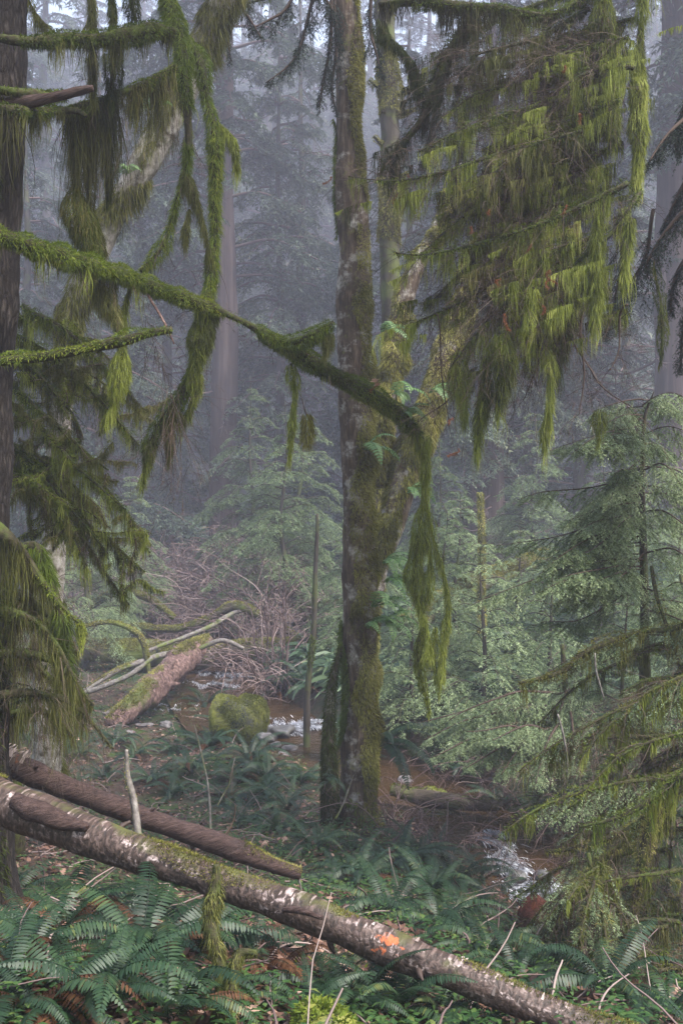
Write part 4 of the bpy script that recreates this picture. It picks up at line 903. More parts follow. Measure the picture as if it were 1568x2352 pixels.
# ------------------------------------------------------------------ RIGHT: pale-tipped hemlock sapling
b = P(1492, 1740, 9.0); b[2] = gz(b[0], b[1])
T9 = thing('hemlock_sapling_tree', 'slim hemlock sapling with fresh pale green sprays reaching towards the middle tree', 'tree', b)
C = wob(crv(pts3([(1500, 900, 8.9, 1.5), (1476, 960, 9, 4), (1470, 1100, 9, 6), (1474, 1300, 9, 9), (1478, 1460, 9, 11), (1482, 1640, 9, 17), (1492, 1800, 9, 20)]), 60), .02, 2, 3); C[-1, 2] = b[2] - .2
trunk(T9, C, M_FARB, 61, 12, .08, 6)
arms = [([(1474, 960, 9, 4), (1430, 975, 8.9, 3), (1350, 1005, 8.7, 2), (1270, 1032, 8.6, 1)], 1), ([(1474, 930, 9, 4), (1510, 905, 8.8, 3), (1550, 900, 8.6, 2), (1600, 930, 8.5, 1)], 1), ([(1475, 1000, 9, 4), (1530, 985, 8.8, 3), (1590, 1000, 8.6, 1)], 1),
        ([(1472, 1075, 9, 5), (1420, 1098, 8.9, 4), (1330, 1118, 8.7, 3), (1250, 1128, 8.6, 2), (1195, 1145, 8.5, 1)], .75), ([(1474, 1080, 9, 5), (1510, 1060, 8.7, 4), (1545, 1090, 8.5, 2), (1570, 1140, 8.4, 1)], .9), ([(1474, 1050, 9, 4), (1440, 1080, 8.6, 3), (1420, 1110, 8.3, 2), (1400, 1150, 8.1, 1)], 1),
        ([(1474, 1160, 9, 6), (1400, 1190, 8.8, 5), (1320, 1225, 8.6, 3), (1220, 1240, 8.5, 2), (1140, 1252, 8.4, 1)], .45), ([(1475, 1190, 9, 5), (1450, 1190, 8.6, 3), (1390, 1240, 8.4, 3), (1310, 1285, 8.3, 1)], .9), ([(1475, 1180, 9, 5), (1530, 1180, 8.7, 4), (1590, 1215, 8.5, 2)], .6),
        ([(1478, 1285, 9, 6), (1420, 1285, 8.7, 5), (1320, 1310, 8.5, 3), (1200, 1345, 8.3, 2), (1080, 1392, 8.2, 1)], .55), ([(1478, 1270, 9, 5), (1440, 1320, 8.6, 4), (1380, 1360, 8.5, 3), (1290, 1400, 8.4, 1)], .3), ([(1478, 1270, 9, 5), (1540, 1260, 8.7, 4), (1600, 1300, 8.5, 2)], .6),
        ([(1478, 1330, 9, 6), (1430, 1360, 8.9, 5), (1330, 1420, 8.8, 3), (1240, 1430, 8.7, 1)], .15), ([(1478, 1350, 9, 6), (1520, 1360, 8.7, 4), (1560, 1340, 8.5, 3), (1610, 1360, 8.4, 1)], .45), ([(1478, 1130, 9, 6), (1420, 1150, 9.3, 4), (1350, 1180, 9.5, 2), (1290, 1200, 9.6, 1)], .5),
        ([(1478, 1220, 9, 6), (1420, 1250, 9.3, 4), (1330, 1290, 9.4, 2), (1230, 1290, 9.5, 1)], .25), ([(1478, 1400, 9, 6), (1540, 1420, 8.6, 4), (1610, 1450, 8.4, 2)], .45)]
r = np.random.RandomState(404)
for k in range(34):
    y0 = 915 + 560 * r.rand() ** 1.25; s_ = -1 if r.rand() < .68 else 1; L = (90 + 190 * r.rand()) * (.6 + .4 * (y0 - 900) / 500); dd = 9 + r.uniform(-1.1, .9); sl = .15 + .35 * r.rand()
    arms.append(([(1475, y0, 9, 4), (1475 + s_ * L * .4, y0 + L * sl * .1, (9 + dd) / 2, 3), (1475 + s_ * L * .75, y0 + L * sl * .5, dd, 2), (1475 + s_ * L, y0 + L * sl, dd, 1)], .3 + .7 * r.rand()))
for k, (pp, v) in enumerate(arms):
    C2 = wob(crv(pts3(pp), 40), .02, 3, k); C2[:, 3] *= .5; mb = MB(); tube(mb, C2, 6); o = part('branch', mb, M_TWIG, T9)
    needles(o, C2, 1400 + k, M_NDL, tsp=.042, tlen=.34, nsp=.010, nlen=.024, nw=.009, hang=.35, u0=.15 if v > .4 else .3, v0=.42 + .34 * v, full=.72, tw=.004, pend=.55)

# low mossy boughs on that side, from a leaning hemlock out of sight
b = P(1760, 1900, 8.0); b[2] = gz(b[0], b[1])
T10 = thing('mossy_hemlock_tree', 'hemlock with low arching boughs edged in bright moss over the creek', 'tree', b)
C = crv(pts3([(1700, 1000, 8, 20), (1720, 1400, 8, 30), (1750, 1800, 8, 40), (1765, 2050, 8, 52)]), 30); C[-1, 2] = b[2] - .2
trunk(T10, C, M_CONIF, 62, 14)
low = [([(1710, 1380, 8, 10), (1560, 1440, 8.0, 8), (1490, 1450, 8.0, 7), (1420, 1478, 8.0, 8), (1350, 1508, 8.0, 9), (1310, 1540, 8.0, 8), (1250, 1560, 8, 6), (1190, 1570, 8, 3)], M_TMOSS, .7, .02),
       ([(1740, 1700, 8, 10), (1600, 1690, 7.6, 8), (1500, 1686, 7.6, 8), (1400, 1688, 7.6, 8), (1330, 1712, 7.6, 6), (1260, 1745, 7.6, 3)], M_HANG, .4, .05),
       ([(1750, 1780, 8, 12), (1600, 1800, 7, 9), (1530, 1850, 6.9, 9), (1440, 1900, 6.9, 8), (1340, 1935, 6.9, 6), (1250, 1955, 6.9, 4)], M_HANG, .1, .04),
       ([(1750, 1600, 8, 12), (1610, 1740, 6.6, 11), (1540, 1800, 6.5, 11), (1470, 1855, 6.5, 9), (1400, 1885, 6.5, 6), (1330, 1900, 6.5, 3)], M_MOSS, 0, .04),
       ([(1550, 1840, 6.8, 8), (1500, 1890, 6.8, 9), (1465, 1950, 6.8, 10), (1452, 2030, 6.8, 11), (1452, 2090, 6.8, 8), (1458, 2150, 6.8, 3)], M_HANGO, 0, .05),
       ([(1720, 1450, 8, 10), (1600, 1500, 8.3, 6), (1500, 1600, 8.3, 6), (1420, 1660, 8.3, 5), (1340, 1700, 8.3, 4), (1250, 1740, 8.3, 2)], M_MOSSD, .5, .05),
       ([(1720, 1500, 8, 10), (1600, 1540, 7.8, 6), (1540, 1590, 7.7, 6), (1450, 1650, 7.7, 5), (1380, 1690, 7.7, 2)], M_TMOSS, 1.0, .03),
       ([(1740, 1560, 8, 10), (1640, 1560, 7.9, 7), (1560, 1560, 7.9, 5), (1480, 1570, 7.9, 4), (1420, 1600, 7.9, 2)], M_TMOSS, 1.2, .03)]
r = np.random.RandomState(303)
for k in range(34):
    y0 = 1440 + 860 * r.rand(); L = 200 + 260 * r.rand(); dd = 6.6 + 2.6 * r.rand(); sl = .1 + .5 * r.rand(); x0 = 1640 + 60 * r.rand() - (120 if y0 > 1800 else 0)
    low.append(([(x0, y0 - 20, dd, 7), (x0 - L * .35, y0 - 12, dd - .1, 5), (x0 - L * .7, y0 + L * sl * .3, dd - .2, 4), (x0 - L, y0 + L * sl, dd - .3, 2)], M_HANG if r.rand() < .6 else M_HANGO, r.rand() * 1.1, 0))
for k, (pp, hm, v, fr) in enumerate(low):
    o, C2 = mbranch(T10, pp, 1500 + 40 * k, name='bough', moss=M_TMOSS if k < 3 or k % 4 == 0 else M_MOSS, hang=hm, dens=11000, blade=(.012, .04), wamp=.03, fr=[dict(tassels=9, l0=.05, l1=.36, w=.005, strands=55, spread=.04)],
                    tw=[dict(n=30, l0=.15, l1=.5, w=.0035, droop=.5, along=.7, bias=(0, 0, -.25))])
    if v > .45: needles(o, C2, 1530 + k, M_NDL, tsp=.06, tlen=.30, nsp=.012, nlen=.022, nw=.008, hang=.4, full=.6 if k != 1 else .4, v0=.25 + .3 * v, pend=.5)
for k, pp in enumerate([[(1565, 1560, 8, 3), (1545, 1480, 8, 4), (1510, 1380, 8.1, 5), (1495, 1300, 8.2, 5)]]):
    mbranch(T10, pp, 1560, moss=M_TMOSS, dens=7000)
C2 = crv(pts3([(1280, 1640, 7.4, 2), (1293, 1690, 7.4, 2.4), (1302, 1745, 7.4, 2), (1300, 1780, 7.4, 1)]), 14); mb = MB(); tube(mb, C2, 6, .2, 20, 3); part('bare_twig', mb, M_GREY, T10)
C2 = crv(pts3([(1365, 1500, 7.9, 2), (1368, 1540, 7.9, 2.4), (1380, 1585, 7.9, 2), (1388, 1610, 7.9, 1)]), 14); mb = MB(); tube(mb, C2, 6, .2, 20, 3); part('bare_twig', mb, M_GREY, T10)
# mid-right light sprays below, by the foot of the alder
b = np.array([3.1, 12.9, gz(3.1, 12.9)]); T11 = thing('spreading_hemlock_tree', 'low hemlock spreading flat light green sprays beside the creek', 'tree', b)
C = crv(pts3([(1290, 1480, b[1], 5), (1300, 1600, b[1], 8), (1325, 1720, b[1], 11), (1334, 1830, b[1], 14)]), 20); C[-1, 2] = b[2] - .1
trunk(T11, C, M_WOOD, 63, 8)
for k, (tx, ty, dd) in enumerate([(1000, 1655, -.4), (940, 1700, -.2), (960, 1740, -.6), (1040, 1765, -1), (1080, 1610, .3), (1250, 1640, -.4), (1300, 1700, -.6), (1120, 1780, -1.2), (1000, 1720, .6), (1040, 1680, -1.0), (1280, 1770, -1), (1200, 1800, -1.4), (920, 1660, .5), (1100, 1700, -1.3), (1330, 1640, .2), (1240, 1590, .4)]):
    sy = 1590 + (k % 5) * 34; D = b[1]; tx += 30
    C2 = wob(crv(pts3([(1308, sy, D, 4), ((1308 + tx) / 2, (sy + ty) / 2 - 30, D + dd * .5, 3), (tx, ty, D + dd, 1)]), 30), .03, 3, k)
    mb = MB(); tube(mb, C2, 5); o = part('branch', mb, M_TWIG, T11)
    needles(o, C2, 1600 + k, M_NDL, tsp=.055, tlen=.46, nsp=.012, nlen=.032, nw=.010, hang=.4, v0=.62, full=.9, pend=.45)
# yellow moss-hung hemlock low in that corner
b = P(1420, 2330, 6.4); b[2] = gz(b[0], b[1])
T12 = thing('moss_hung_shrub', 'bushy hemlock seedling weighed down by yellow-green moss near the end of the birch log', 'tree', b)
C = crv(pts3([(1350, 1960, 6.4, 5), (1370, 2080, 6.4, 7), (1400, 2220, 6.4, 9), (1420, 2350, 6.4, 12)]), 20); C[-1, 2] = b[2] - .1
trunk(T12, C, M_WOOD, 64, 8)
for k, (sy, tx, ty, dd) in enumerate([(1990, 1250, 2120, -.3), (2000, 1330, 2160, -.6), (2040, 1210, 2200, -.2), (2050, 1400, 2230, -.8), (2060, 1290, 2260, -.7), (2080, 1450, 2140, -.3), (2120, 1340, 2300, -.8), (2100, 1480, 2230, -.4), (2010, 1190, 2150, .2), (2030, 1300, 2070, -.5), (2130, 1250, 2290, -.5), (2150, 1460, 2310, -.7), (1980, 1420, 2090, .3)]):
    D = 6.4
    o, C2 = mbranch(T12, [(1372, sy, D, 4), ((1372 + tx) / 2, (sy + ty) / 2 - 26, D + dd * .5, 4), (tx, ty, D + dd, 2)], 1700 + 30 * k, hang=M_HANG, moss=M_HANGO, dens=7000, n=30, blade=(.02, .06),
                    fr=[dict(tassels=22, l0=.04, l1=.22, w=.0045, strands=55, spread=.03, vo=.05)], tw=[dict(n=24, l0=.1, l1=.35, w=.0035, droop=.8, along=.8, bias=(0, 0, -.3))])
    needles(o, C2, 1720 + k, M_NDL, tsp=.05, tlen=.2, nsp=.012, nlen=.02, nw=.007, hang=.5, full=.5, v0=.5, pend=.5)

# ------------------------------------------------------------------ saplings and conifers that repeat
def sapling_mesh(seed, H, mat_t, L0, v0, droop=.25, sp=.17, start=.12, tuft=1.0):
    r = np.random.RandomState(seed); W, LF = MB(), MB()
    C = wob(crv(np.array([[0, 0, -.2, .022 * H ** .8], [.02 * H, 0, H * .5, .012 * H ** .8], [0, 0, H, .004]]), 40), .03 * H, 1.2, seed)
    tube(W, C, 8, .08, 6, seed)
    h = start * H
    k = 0
    while h < H * .97:
        f = (h / H - start) / (1 - start)
        for j in range(r.randint(2, 4)):
            a = r.rand() * 6.283; L = L0 * (1 - f) ** .75 * (.6 + .5 * r.rand()) + .12
            dd = np.array([math.cos(a), math.sin(a), 0]); s = at(C, np.array([h / H]))[0]
            c = crv(np.array([list(s[:3]) + [.008 * L0], list(s[:3] + dd * L * .5 + UP * L * .10) + [.006 * L0], list(s[:3] + dd * L - UP * L * droop) + [.002]]), 16)
            tube(W, c, 4); spray(None, LF, c, .11 * tuft, L * .42, .024 * tuft, .050 * tuft, .013 * tuft, seed * 100 + k, hang=.5, v0=v0, u0=.15); k += 1
        h += sp * (.7 + .6 * r.rand())
    return W.mesh('trunk', mat_t), LF.mesh('crown', M_NDLF if v0 < .5 else M_NDL)


SAPM = [sapling_mesh(s, H, M_FARB, L, v) for s, H, L, v in ((1, 3.6, 1.35, .55), (2, 4.6, 1.6, .5), (3, 2.4, 1.2, .6))]
SAPR = {}


def sapling(px, d, kind, sc, rz, label, grp='young hemlocks under the big trees'):
    x = (px - 784) / FOC * d; z = gz(x, d)
    if kind not in SAPR:
        t = thing('understory_hemlock_tree', label, 'young tree', (x, d, z), grp)
        link('trunk', SAPM[kind][0], t); link('crown', SAPM[kind][1], t)
        t.rotation_euler = (0, 0, rz); t.scale = (sc,) * 3; SAPR[kind] = t
        return t
    return dup(SAPR[kind], (x, d, z), rz, sc, label, grp)


SAP = [(655, 28, 1, 1.45, 2.0, 'teal young hemlock on the far bank above the mossy boulder'), (575, 33, 1, 1.7, 1.1, 'young hemlock standing in front of the big reddish cedar trunk'),
       (700, 33, 0, 1.9, 3.0, 'hazy young hemlock between the cedar trunk and the middle tree'), (1020, 19.0, 0, 1.0, .9, 'young hemlock on the far bank behind the hanging moss curtain'), (1060, 22, 0, 1.1, 2.4, 'young hemlock behind the sloping mossy log'), (1190, 21, 2, 1.3, 1.4, 'low young hemlock below the end of the sloping mossy log'), (1260, 17, 2, 1.3, .1, 'low young hemlock behind the pale-tipped sapling'),
       (1380, 20, 0, 1.2, 1.2, 'young hemlock behind the stem of the pale-tipped sapling'), (1010, 26, 1, 1.2, 4.1, 'hazy young hemlock behind the leaning moss-sleeved tree'), (1230, 29, 1, 1.3, 3.3, 'hazy young hemlock beside the purple trunk'), (1480, 24, 1, 1.2, 5.0, 'hazy young hemlock near the big trunk at the edge'),
       (300, 33, 1, 1.3, .6, 'faint young hemlock far behind the leaning pale tree'), (850, 24, 0, 1.2, 2.7, 'young hemlock peeping out behind the middle tree'), (200, 26, 1, 1.2, 1.9, 'young hemlock behind the olive moss curtain'), (1530, 8.2, 2, .75, .8, 'small hemlock seedling at the lower border beneath the bright mossy boughs'), (1330, 10.3, 2, .6, 2.8, 'little hemlock seedling on the bank by the lower rapid'), (1440, 12.5, 0, .8, 1.8, 'hemlock seedling across the water under the arching boughs'), (1560, 16, 0, 1.1, .3, 'young hemlock at the border behind the mossy boughs'),
       (950, 17.5, 2, 1.2, 2.2, 'low bushy hemlock between the creek and the moss curtain'), (1110, 17.2, 2, 1.35, 3.9, 'low bushy hemlock in the green hollow by the thin snag')]
for a in SAP: sapling(*a)


def conifer_mesh(seed, H, L0, h0, r0, dens=1.0):
    r = np.random.RandomState(seed); W, LF, LB = MB(), MB(), MB()
    C = wob(crv(np.array([[0, 0, -.6, r0 * 1.5], [0, 0, .6, r0 * 1.15], [0, 0, H * .3, r0 * .9], [0, 0, H * .7, r0 * .5], [0, 0, H, .03]]), 60), .05, .5, seed)
    tube(W, C, 14, .05, 2.0, seed)
    h = h0; k = 0
    while h < H * .98:
        f = (h - h0) / (H - h0)
        for j in range(r.randint(2, 4)):
            a = r.rand() * 6.283; L = 1.2 * L0 * min(1, (1 - f) * 1.5 + .08) * (.55 + .55 * r.rand()) + .3
            dd = np.array([math.cos(a), math.sin(a), 0]); s = at(C, np.array([(h + .6) / (H + .6)]))[0]
            c = wob(crv(np.array([list(s[:3]) + [.05], list(s[:3] + dd * L * .45 + UP * L * .02) + [.035], list(s[:3] + dd * L - UP * L * .28) + [.008]]), 18), .06, 1.5, k)
            tube(LB, c, 4)
            spray(None, LF, c, .32, L * .42, .085, .19, .06, seed * 300 + k, hang=.7, u0=.25, v0=.5, sub=True); k += 1
        h += .55 * (.7 + .6 * r.rand())
    for k in range(26):       # bare lower limbs
        a = r.rand() * 6.283; h = .8 + (h0 + 5) * r.rand(); L = .6 + 2.2 * r.rand()
        dd = np.array([math.cos(a), math.sin(a), 0]); s = at(C, np.array([(h + .6) / (H + .6)]))[0]
        c = wob(crv(np.array([list(s[:3]) + [.035], list(s[:3] + dd * L * .5 - UP * L * .12) + [.025], list(s[:3] + dd * L + UP * L * .02) + [.008]]), 14), .08, 2, k)
        tube(LB, c, 5); twigs(LB, c, 10, .2, .8, .014, seed * 50 + k, .2, levels=1)
        if k % 3 == 0: fringe(LB, c, 7, .08, .35, .02, k, 14, .08)
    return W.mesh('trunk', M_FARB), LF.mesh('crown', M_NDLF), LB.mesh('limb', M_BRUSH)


CONM = [conifer_mesh(s, H, L, h0, r0) for s, H, L, h0, r0 in ((1, 25, 3.4, 3.5, .30), (2, 22, 3.0, 2.0, .24), (3, 27, 3.8, 6.0, .38), (4, 17, 2.6, 1.2, .17))]
CEDM = conifer_mesh(9, 26, 3.2, 8.5, .40)
CONR = {}


def conifer(px, d, kind, sc, rz, label, name='hazy_conifer_tree', grp='conifers fading into the mist'):
    x = (px - 784) / FOC * d; z = gz(x, d)
    if kind not in CONR:
        t = thing(name, label, 'tree', (x, d, z), grp)
        for n_, me in zip(('trunk', 'crown', 'limb'), CONM[kind]): link(n_, me, t)
        t.rotation_euler = (0, 0, rz); t.scale = (sc,) * 3; CONR[kind] = t
        return t
    return dup(CONR[kind], (x, d, z), rz, sc, label, grp)


x = (516 - 784) / FOC * 44; t = thing('red_cedar_tree', 'big straight reddish cedar trunk standing in the mist left of the middle tree', 'tree', (x, 44, gz(x, 44))); t.scale = (1.5,) * 3
CEDM[0].materials[0] = M_CEDAR
for n_, me in zip(('trunk', 'crown', 'limb'), CEDM): link(n_, me, t)
x = (1545 - 784) / FOC * 38; t2 = dup(t, (x, 38, gz(x, 38)), 2.2, 1.8, 'broad purple-brown cedar trunk in the mist at the outer edge'); t2.name = 'red_cedar_tree'
x = (1132 - 784) / FOC * 36; t2 = dup(t, (x, 36, gz(x, 36)), 4.1, .95, 'purple cedar trunk in the mist behind the thin mossy snag'); t2.name = 'red_cedar_tree'
NEARC = [(770, 47, 0, 1.15, .3, 'pale conifer rising just left of the middle tree top'), (690, 58, 2, 1.1, 2.3, 'tall pale conifer between the slim dark trunk and the big cedar'), (600, 50, 1, 1.2, 4.3, 'pale feathery conifer beside the hanging evergreen sprays'), (480, 47, 0, 1.1, 5.3, 'pale conifer behind the drooping limbs of the leaning tree'), (940, 58, 2, 1.1, .7, 'pale conifer in the gap right of the middle tree top'), (330, 52, 2, 1.1, 1.7, 'pale conifer beyond the leaning pale trunk'), (1500, 48, 2, 1.1, 2.7, 'faint conifer beside the broad trunk at the edge'),
        (722, 38, 3, 1.1, 0, 'slim dark conifer trunk in the mist just left of the middle tree'), (105, 30, 1, 1.0, 1.0, 'grey conifer seen through the gap beside the fissured trunk'), (1288, 30, 1, 1.1, 2.0, 'mossy conifer trunk under the twigs of the hanging moss'), (1355, 35, 3, 1.2, 3.0, 'slim conifer trunk next to the mossy one under the hanging twigs'),
         (620, 44, 0, 1.0, .5, 'pale conifer between the big cedar and the slim dark trunk'), (400, 40, 1, 1.1, 1.5, 'pale conifer seen between the hanging mossy limbs'), (300, 34, 3, 1.1, 2.5, 'conifer seen between the leaning pale trunk and the limbs'), (985, 40, 0, 1.0, 3.5, 'pale conifer above the bend of the moss-sleeved tree'),
         (1060, 48, 2, 1.0, 4.4, 'tall faint conifer behind the drooping moss'), (1430, 41, 0, 1.0, 5.2, 'pale conifer above the pale-tipped sapling'), (1190, 38, 3, 1.3, .8, 'faint conifer trunk right of the purple cedar trunk'), (850, 52, 2, 1.0, 1.9, 'faint conifer straight behind the middle tree'), (200, 45, 2, 1.0, 2.9, 'faint conifer behind the leaning pale tree'), (560, 55, 2, 1.05, 3.8, 'faint conifer just behind the big cedar'), (40, 38, 0, 1, 4.9, 'faint conifer behind the fissured trunk')]
MIDC = [(230, 40, 3, 1.25, .4, 'feathery conifer standing in the mist beyond the bare thicket'), (385, 52, 1, 1.3, 1.3, 'conifer with drooping boughs in the mist between the hanging limbs'), (640, 46, 3, 1.4, 3.1, 'feathery conifer in the mist right of the big cedar trunk'), (690, 50, 1, 1.25, 4.0, 'conifer with bare lower limbs close left of the middle tree'), (940, 44, 3, 1.4, 4.9, 'feathery conifer in the mist just right of the middle tree'), (1080, 38, 1, 1.1, 5.8, 'conifer in the mist under the tips of the hanging moss'), (1210, 48, 3, 1.4, .9, 'feathery conifer between the two mossy curtain tips'), (1330, 40, 1, 1.15, 1.8, 'conifer in the mist behind the bare hanging twigs'), (1430, 46, 3, 1.4, 2.7, 'feathery conifer above the top of the pale-tipped sapling'), (60, 42, 1, 1.1, 3.6, 'conifer in the mist hard by the fissured trunk')]
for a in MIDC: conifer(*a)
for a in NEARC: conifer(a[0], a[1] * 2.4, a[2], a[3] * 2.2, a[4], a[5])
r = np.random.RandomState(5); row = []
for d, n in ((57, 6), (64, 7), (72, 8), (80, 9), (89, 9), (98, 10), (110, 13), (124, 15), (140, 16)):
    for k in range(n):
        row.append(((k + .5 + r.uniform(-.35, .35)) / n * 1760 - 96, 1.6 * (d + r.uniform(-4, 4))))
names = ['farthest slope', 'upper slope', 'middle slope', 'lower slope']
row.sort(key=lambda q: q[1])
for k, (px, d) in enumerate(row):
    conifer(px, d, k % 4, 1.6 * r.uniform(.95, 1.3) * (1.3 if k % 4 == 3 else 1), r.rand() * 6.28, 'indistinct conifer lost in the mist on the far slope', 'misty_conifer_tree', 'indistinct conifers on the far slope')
x = (1104 - 784) / FOC * 20.5; b = np.array([x, 20.5, gz(x, 20.5)])
sn = thing('mossy_dead_tree', 'thin mossy dead stem standing in the green hollow', 'dead tree', b)
C = wob(crv(np.array([list(b - UP * .2) + [.09], list(b + UP * 1.2) + [.075], list(P(1102, 1130, 20.5)) + [.05]]), 40), .02, 2, 3); trunk(sn, C, M_FARB, 3, 10, .1, 5); mb = MB(); fuzz(mb, C, 3000, .03, .07, .012, 5, .6); part('moss', mb, M_TMOSS, sn)
b = G(703, 1752); sn = thing('thin_dead_tree', 'bare thin brown stem standing at the creek edge beside the middle tree', 'dead tree', b)
C = wob(crv(np.array([list(b - UP * .2) + [.07], list(P(707, 1600, b[1])) + [.055], list(P(722, 1400, b[1])) + [.05], list(P(728, 1180, b[1])) + [.03]]), 40), .02, 2, 4); trunk(sn, C, M_FARB, 4, 10, .1, 5); mb = MB(); fuzz(mb, C, 4000, .02, .05, .009, 6, .6, mask=lambda b_, n, q: fnoise(b_, 3, 3) > .2); part('moss', mb, M_MOSS, sn)

# ------------------------------------------------------------------ logs
def log(name, label, pts, mat, seed, moss=None, mdens=9000, mmask=None, uvw=False, sides=18, amp=.1, n=90, cat='log', blade=(.012, .035), bw=.006, rs=1.0):
    C = wob(crv(pts3(pts), n), .012, 1.5, seed)
    C[:, 3] *= (1 + .07 * fnoise(C[:, :3], 2.4, seed)) * rs
    root = thing(name, label, cat, C[n // 2, :3])
    mb = MB(); tube(mb, C, sides, amp, 9, seed)
    me_o = part('trunk', mb, mat, root)
    if uvw:
        T, N, B = frame(C); th = np.linspace(0, 2 * math.pi, sides, endpoint=False)
        s = np.r_[0, np.cumsum(np.linalg.norm(np.diff(C[:, :3], axis=0), axis=1))]
        nor = N[:, None, :] * np.cos(th)[None, :, None] + B[:, None, :] * np.sin(th)[None, :, None]
        U = np.stack([np.repeat(s[:, None], sides, 1), np.repeat(np.cos(th)[None], n, 0) * 2, nor[:, :, 2]], -1).reshape(-1, 3)
        U = np.vstack([U, U[:1], U[-1:]]).astype(np.float32)
        a = me_o.data.attributes.new('uvw', 'FLOAT_VECTOR', 'POINT'); a.data.foreach_set('vector', U.ravel())
    if cat == 'log':
        r_ = np.random.RandomState(seed); T, N, B = frame(C)
        for k in range(4):
            i = int(n * (.2 + .6 * r_.rand())); a = r_.uniform(0, 6.28); nn_ = N[i] * math.cos(a) + B[i] * math.sin(a); R = C[i, 3]
            mb = MB(); tube(mb, crv(np.array([list(C[i, :3] + nn_ * R * .7) + [R * .26], list(C[i, :3] + nn_ * R * 1.15 + T[i] * R * .2) + [R * .17], list(C[i, :3] + nn_ * R * 1.5 + T[i] * R * .5) + [R * .07]]), 8), 7, .25, 30, k); part('knot', mb, mat, root)
    if moss:
        mb = MB(); fuzz(mb, C, mdens, blade[0], blade[1], bw, seed + 3, .1, mask=mmask, lump=.012)
        if mb.n: part('moss', mb, moss, root)
    return root, C


topm = lambda th, sc, k: (lambda b, n, r: (n[:, 2] + .35 * fnoise(b, sc, k)) > th)
LG, CL = log('birch_log', 'fallen birch log with peeling white bark and moss slanting across the foreground', [(-160, 1770, 5.95, 62), (0, 1846, 5.7, 62), (150, 1908, 5.55, 54), (300, 1962, 5.4, 50), (450, 2012, 5.25, 48), (600, 2062, 5.12, 47), (750, 2118, 4.98, 47), (900, 2182, 4.85, 46), (1050, 2240, 4.73, 45), (1200, 2300, 4.62, 44), (1340, 2356, 4.54, 43), (1480, 2410, 4.46, 42)],
             M_BIRCH, 71, M_TMOSS, 20000, lambda b, n, r: (n[:, 2] + .5 * fnoise(b, 2.3, 5) + .25 * fnoise(b, 7, 6)) > .95, True, 32, .09, 200, rs=.86, blade=(.008, .026), bw=.004)
mb = MB(); C = wob(crv(pts3([(35, 1838, 5.5, 20), (80, 1866, 5.45, 26), (130, 1888, 5.42, 24), (200, 1903, 5.4, 10)]), 30), .01, 6, 3); tube(mb, C, 9, .25, 14, 3); part('loose_bark', mb, M_BROWN, LG)
mb = MB(); C = crv(pts3([(650, 2090, 4.95, 6), (690, 2092, 4.9, 8), (740, 2108, 4.86, 5)]), 14); tube(mb, C, 7, .3, 14, 3); part('loose_bark', mb, M_BROWN, LG)
mb = MB(); r = np.random.RandomState(3)     # curled bark flakes
n = 110; u = .03 + .9 * r.rand(n); c = at(CL, u); T, N, B = frame(CL); th = r.uniform(2.6, 4.9, n)
nor = at(N, u) * np.cos(th)[:, None] + at(B, u) * np.sin(th)[:, None]; tn = nrm(np.cross(nor, at(T, u)))
m_ = (fnoise(c[:, :3], 2.6, 8) > 0.1)
ribbons(mb, (c[:, :3] + nor * (c[:, 3:4] * .99))[m_], nrm(tn + nor * .06)[m_], (.02 + .04 * r.rand(n))[m_], (.006 + .012 * r.rand(n))[m_], .1, 3, side=nrm(at(T, u))[m_], var=(.3 + .7 * r.rand(n))[m_])
M_FLAKE = leafmat('bark_flake', [(0, (.07, .05, .04)), (.5, (.2, .15, .135)), (1, (.42, .35, .33))], .6, .15, .3); part('peeling_bark_fringe', mb, M_FLAKE, LG)

L2, CL2 = log('bare_brown_log', 'smooth dark brown fallen log without bark lying above the birch log', [(-160, 1660, 7.4, 28), (0, 1738, 7.25, 31), (100, 1782, 7.2, 31), (220, 1832, 7.15, 30), (330, 1876, 7.1, 29), (430, 1912, 7.05, 29), (520, 1945, 7.0, 28), (565, 1962, 7.0, 25), (620, 1985, 7.0, 20), (690, 2008, 7.0, 16)],
              M_BROWN, 75, M_TMOSS, 16000, lambda b, n, r: ((b[:, 0] > P(560, 0, 7)[0]) & (n[:, 2] + .3 * fnoise(b, 4, 3) > .25)) | (n[:, 2] + .4 * fnoise(b, 3, 9) > 1.15), False, 18, .12, 140, rs=.86, blade=(.008, .026), bw=.004)
mb = MB(); r = np.random.RandomState(8); n = 120; u = .19 + .09 * r.rand(n); c = at(CL2, u); T, N, B = frame(CL2); th = r.uniform(2.4, 5.2, n)
nor = at(N, u) * np.cos(th)[:, None] + at(B, u) * np.sin(th)[:, None]
ribbons(mb, c[:, :3] + nor * (c[:, 3:4] * 1.0), nrm(np.cross(nor, at(T, u)) + nor * .3), .03 + .07 * r.rand(n), .008 + .02 * r.rand(n), .1, 3, side=nrm(at(T, u)), var=r.rand(n)); part('peeling_bark_fringe', mb, M_FLAKE, L2)

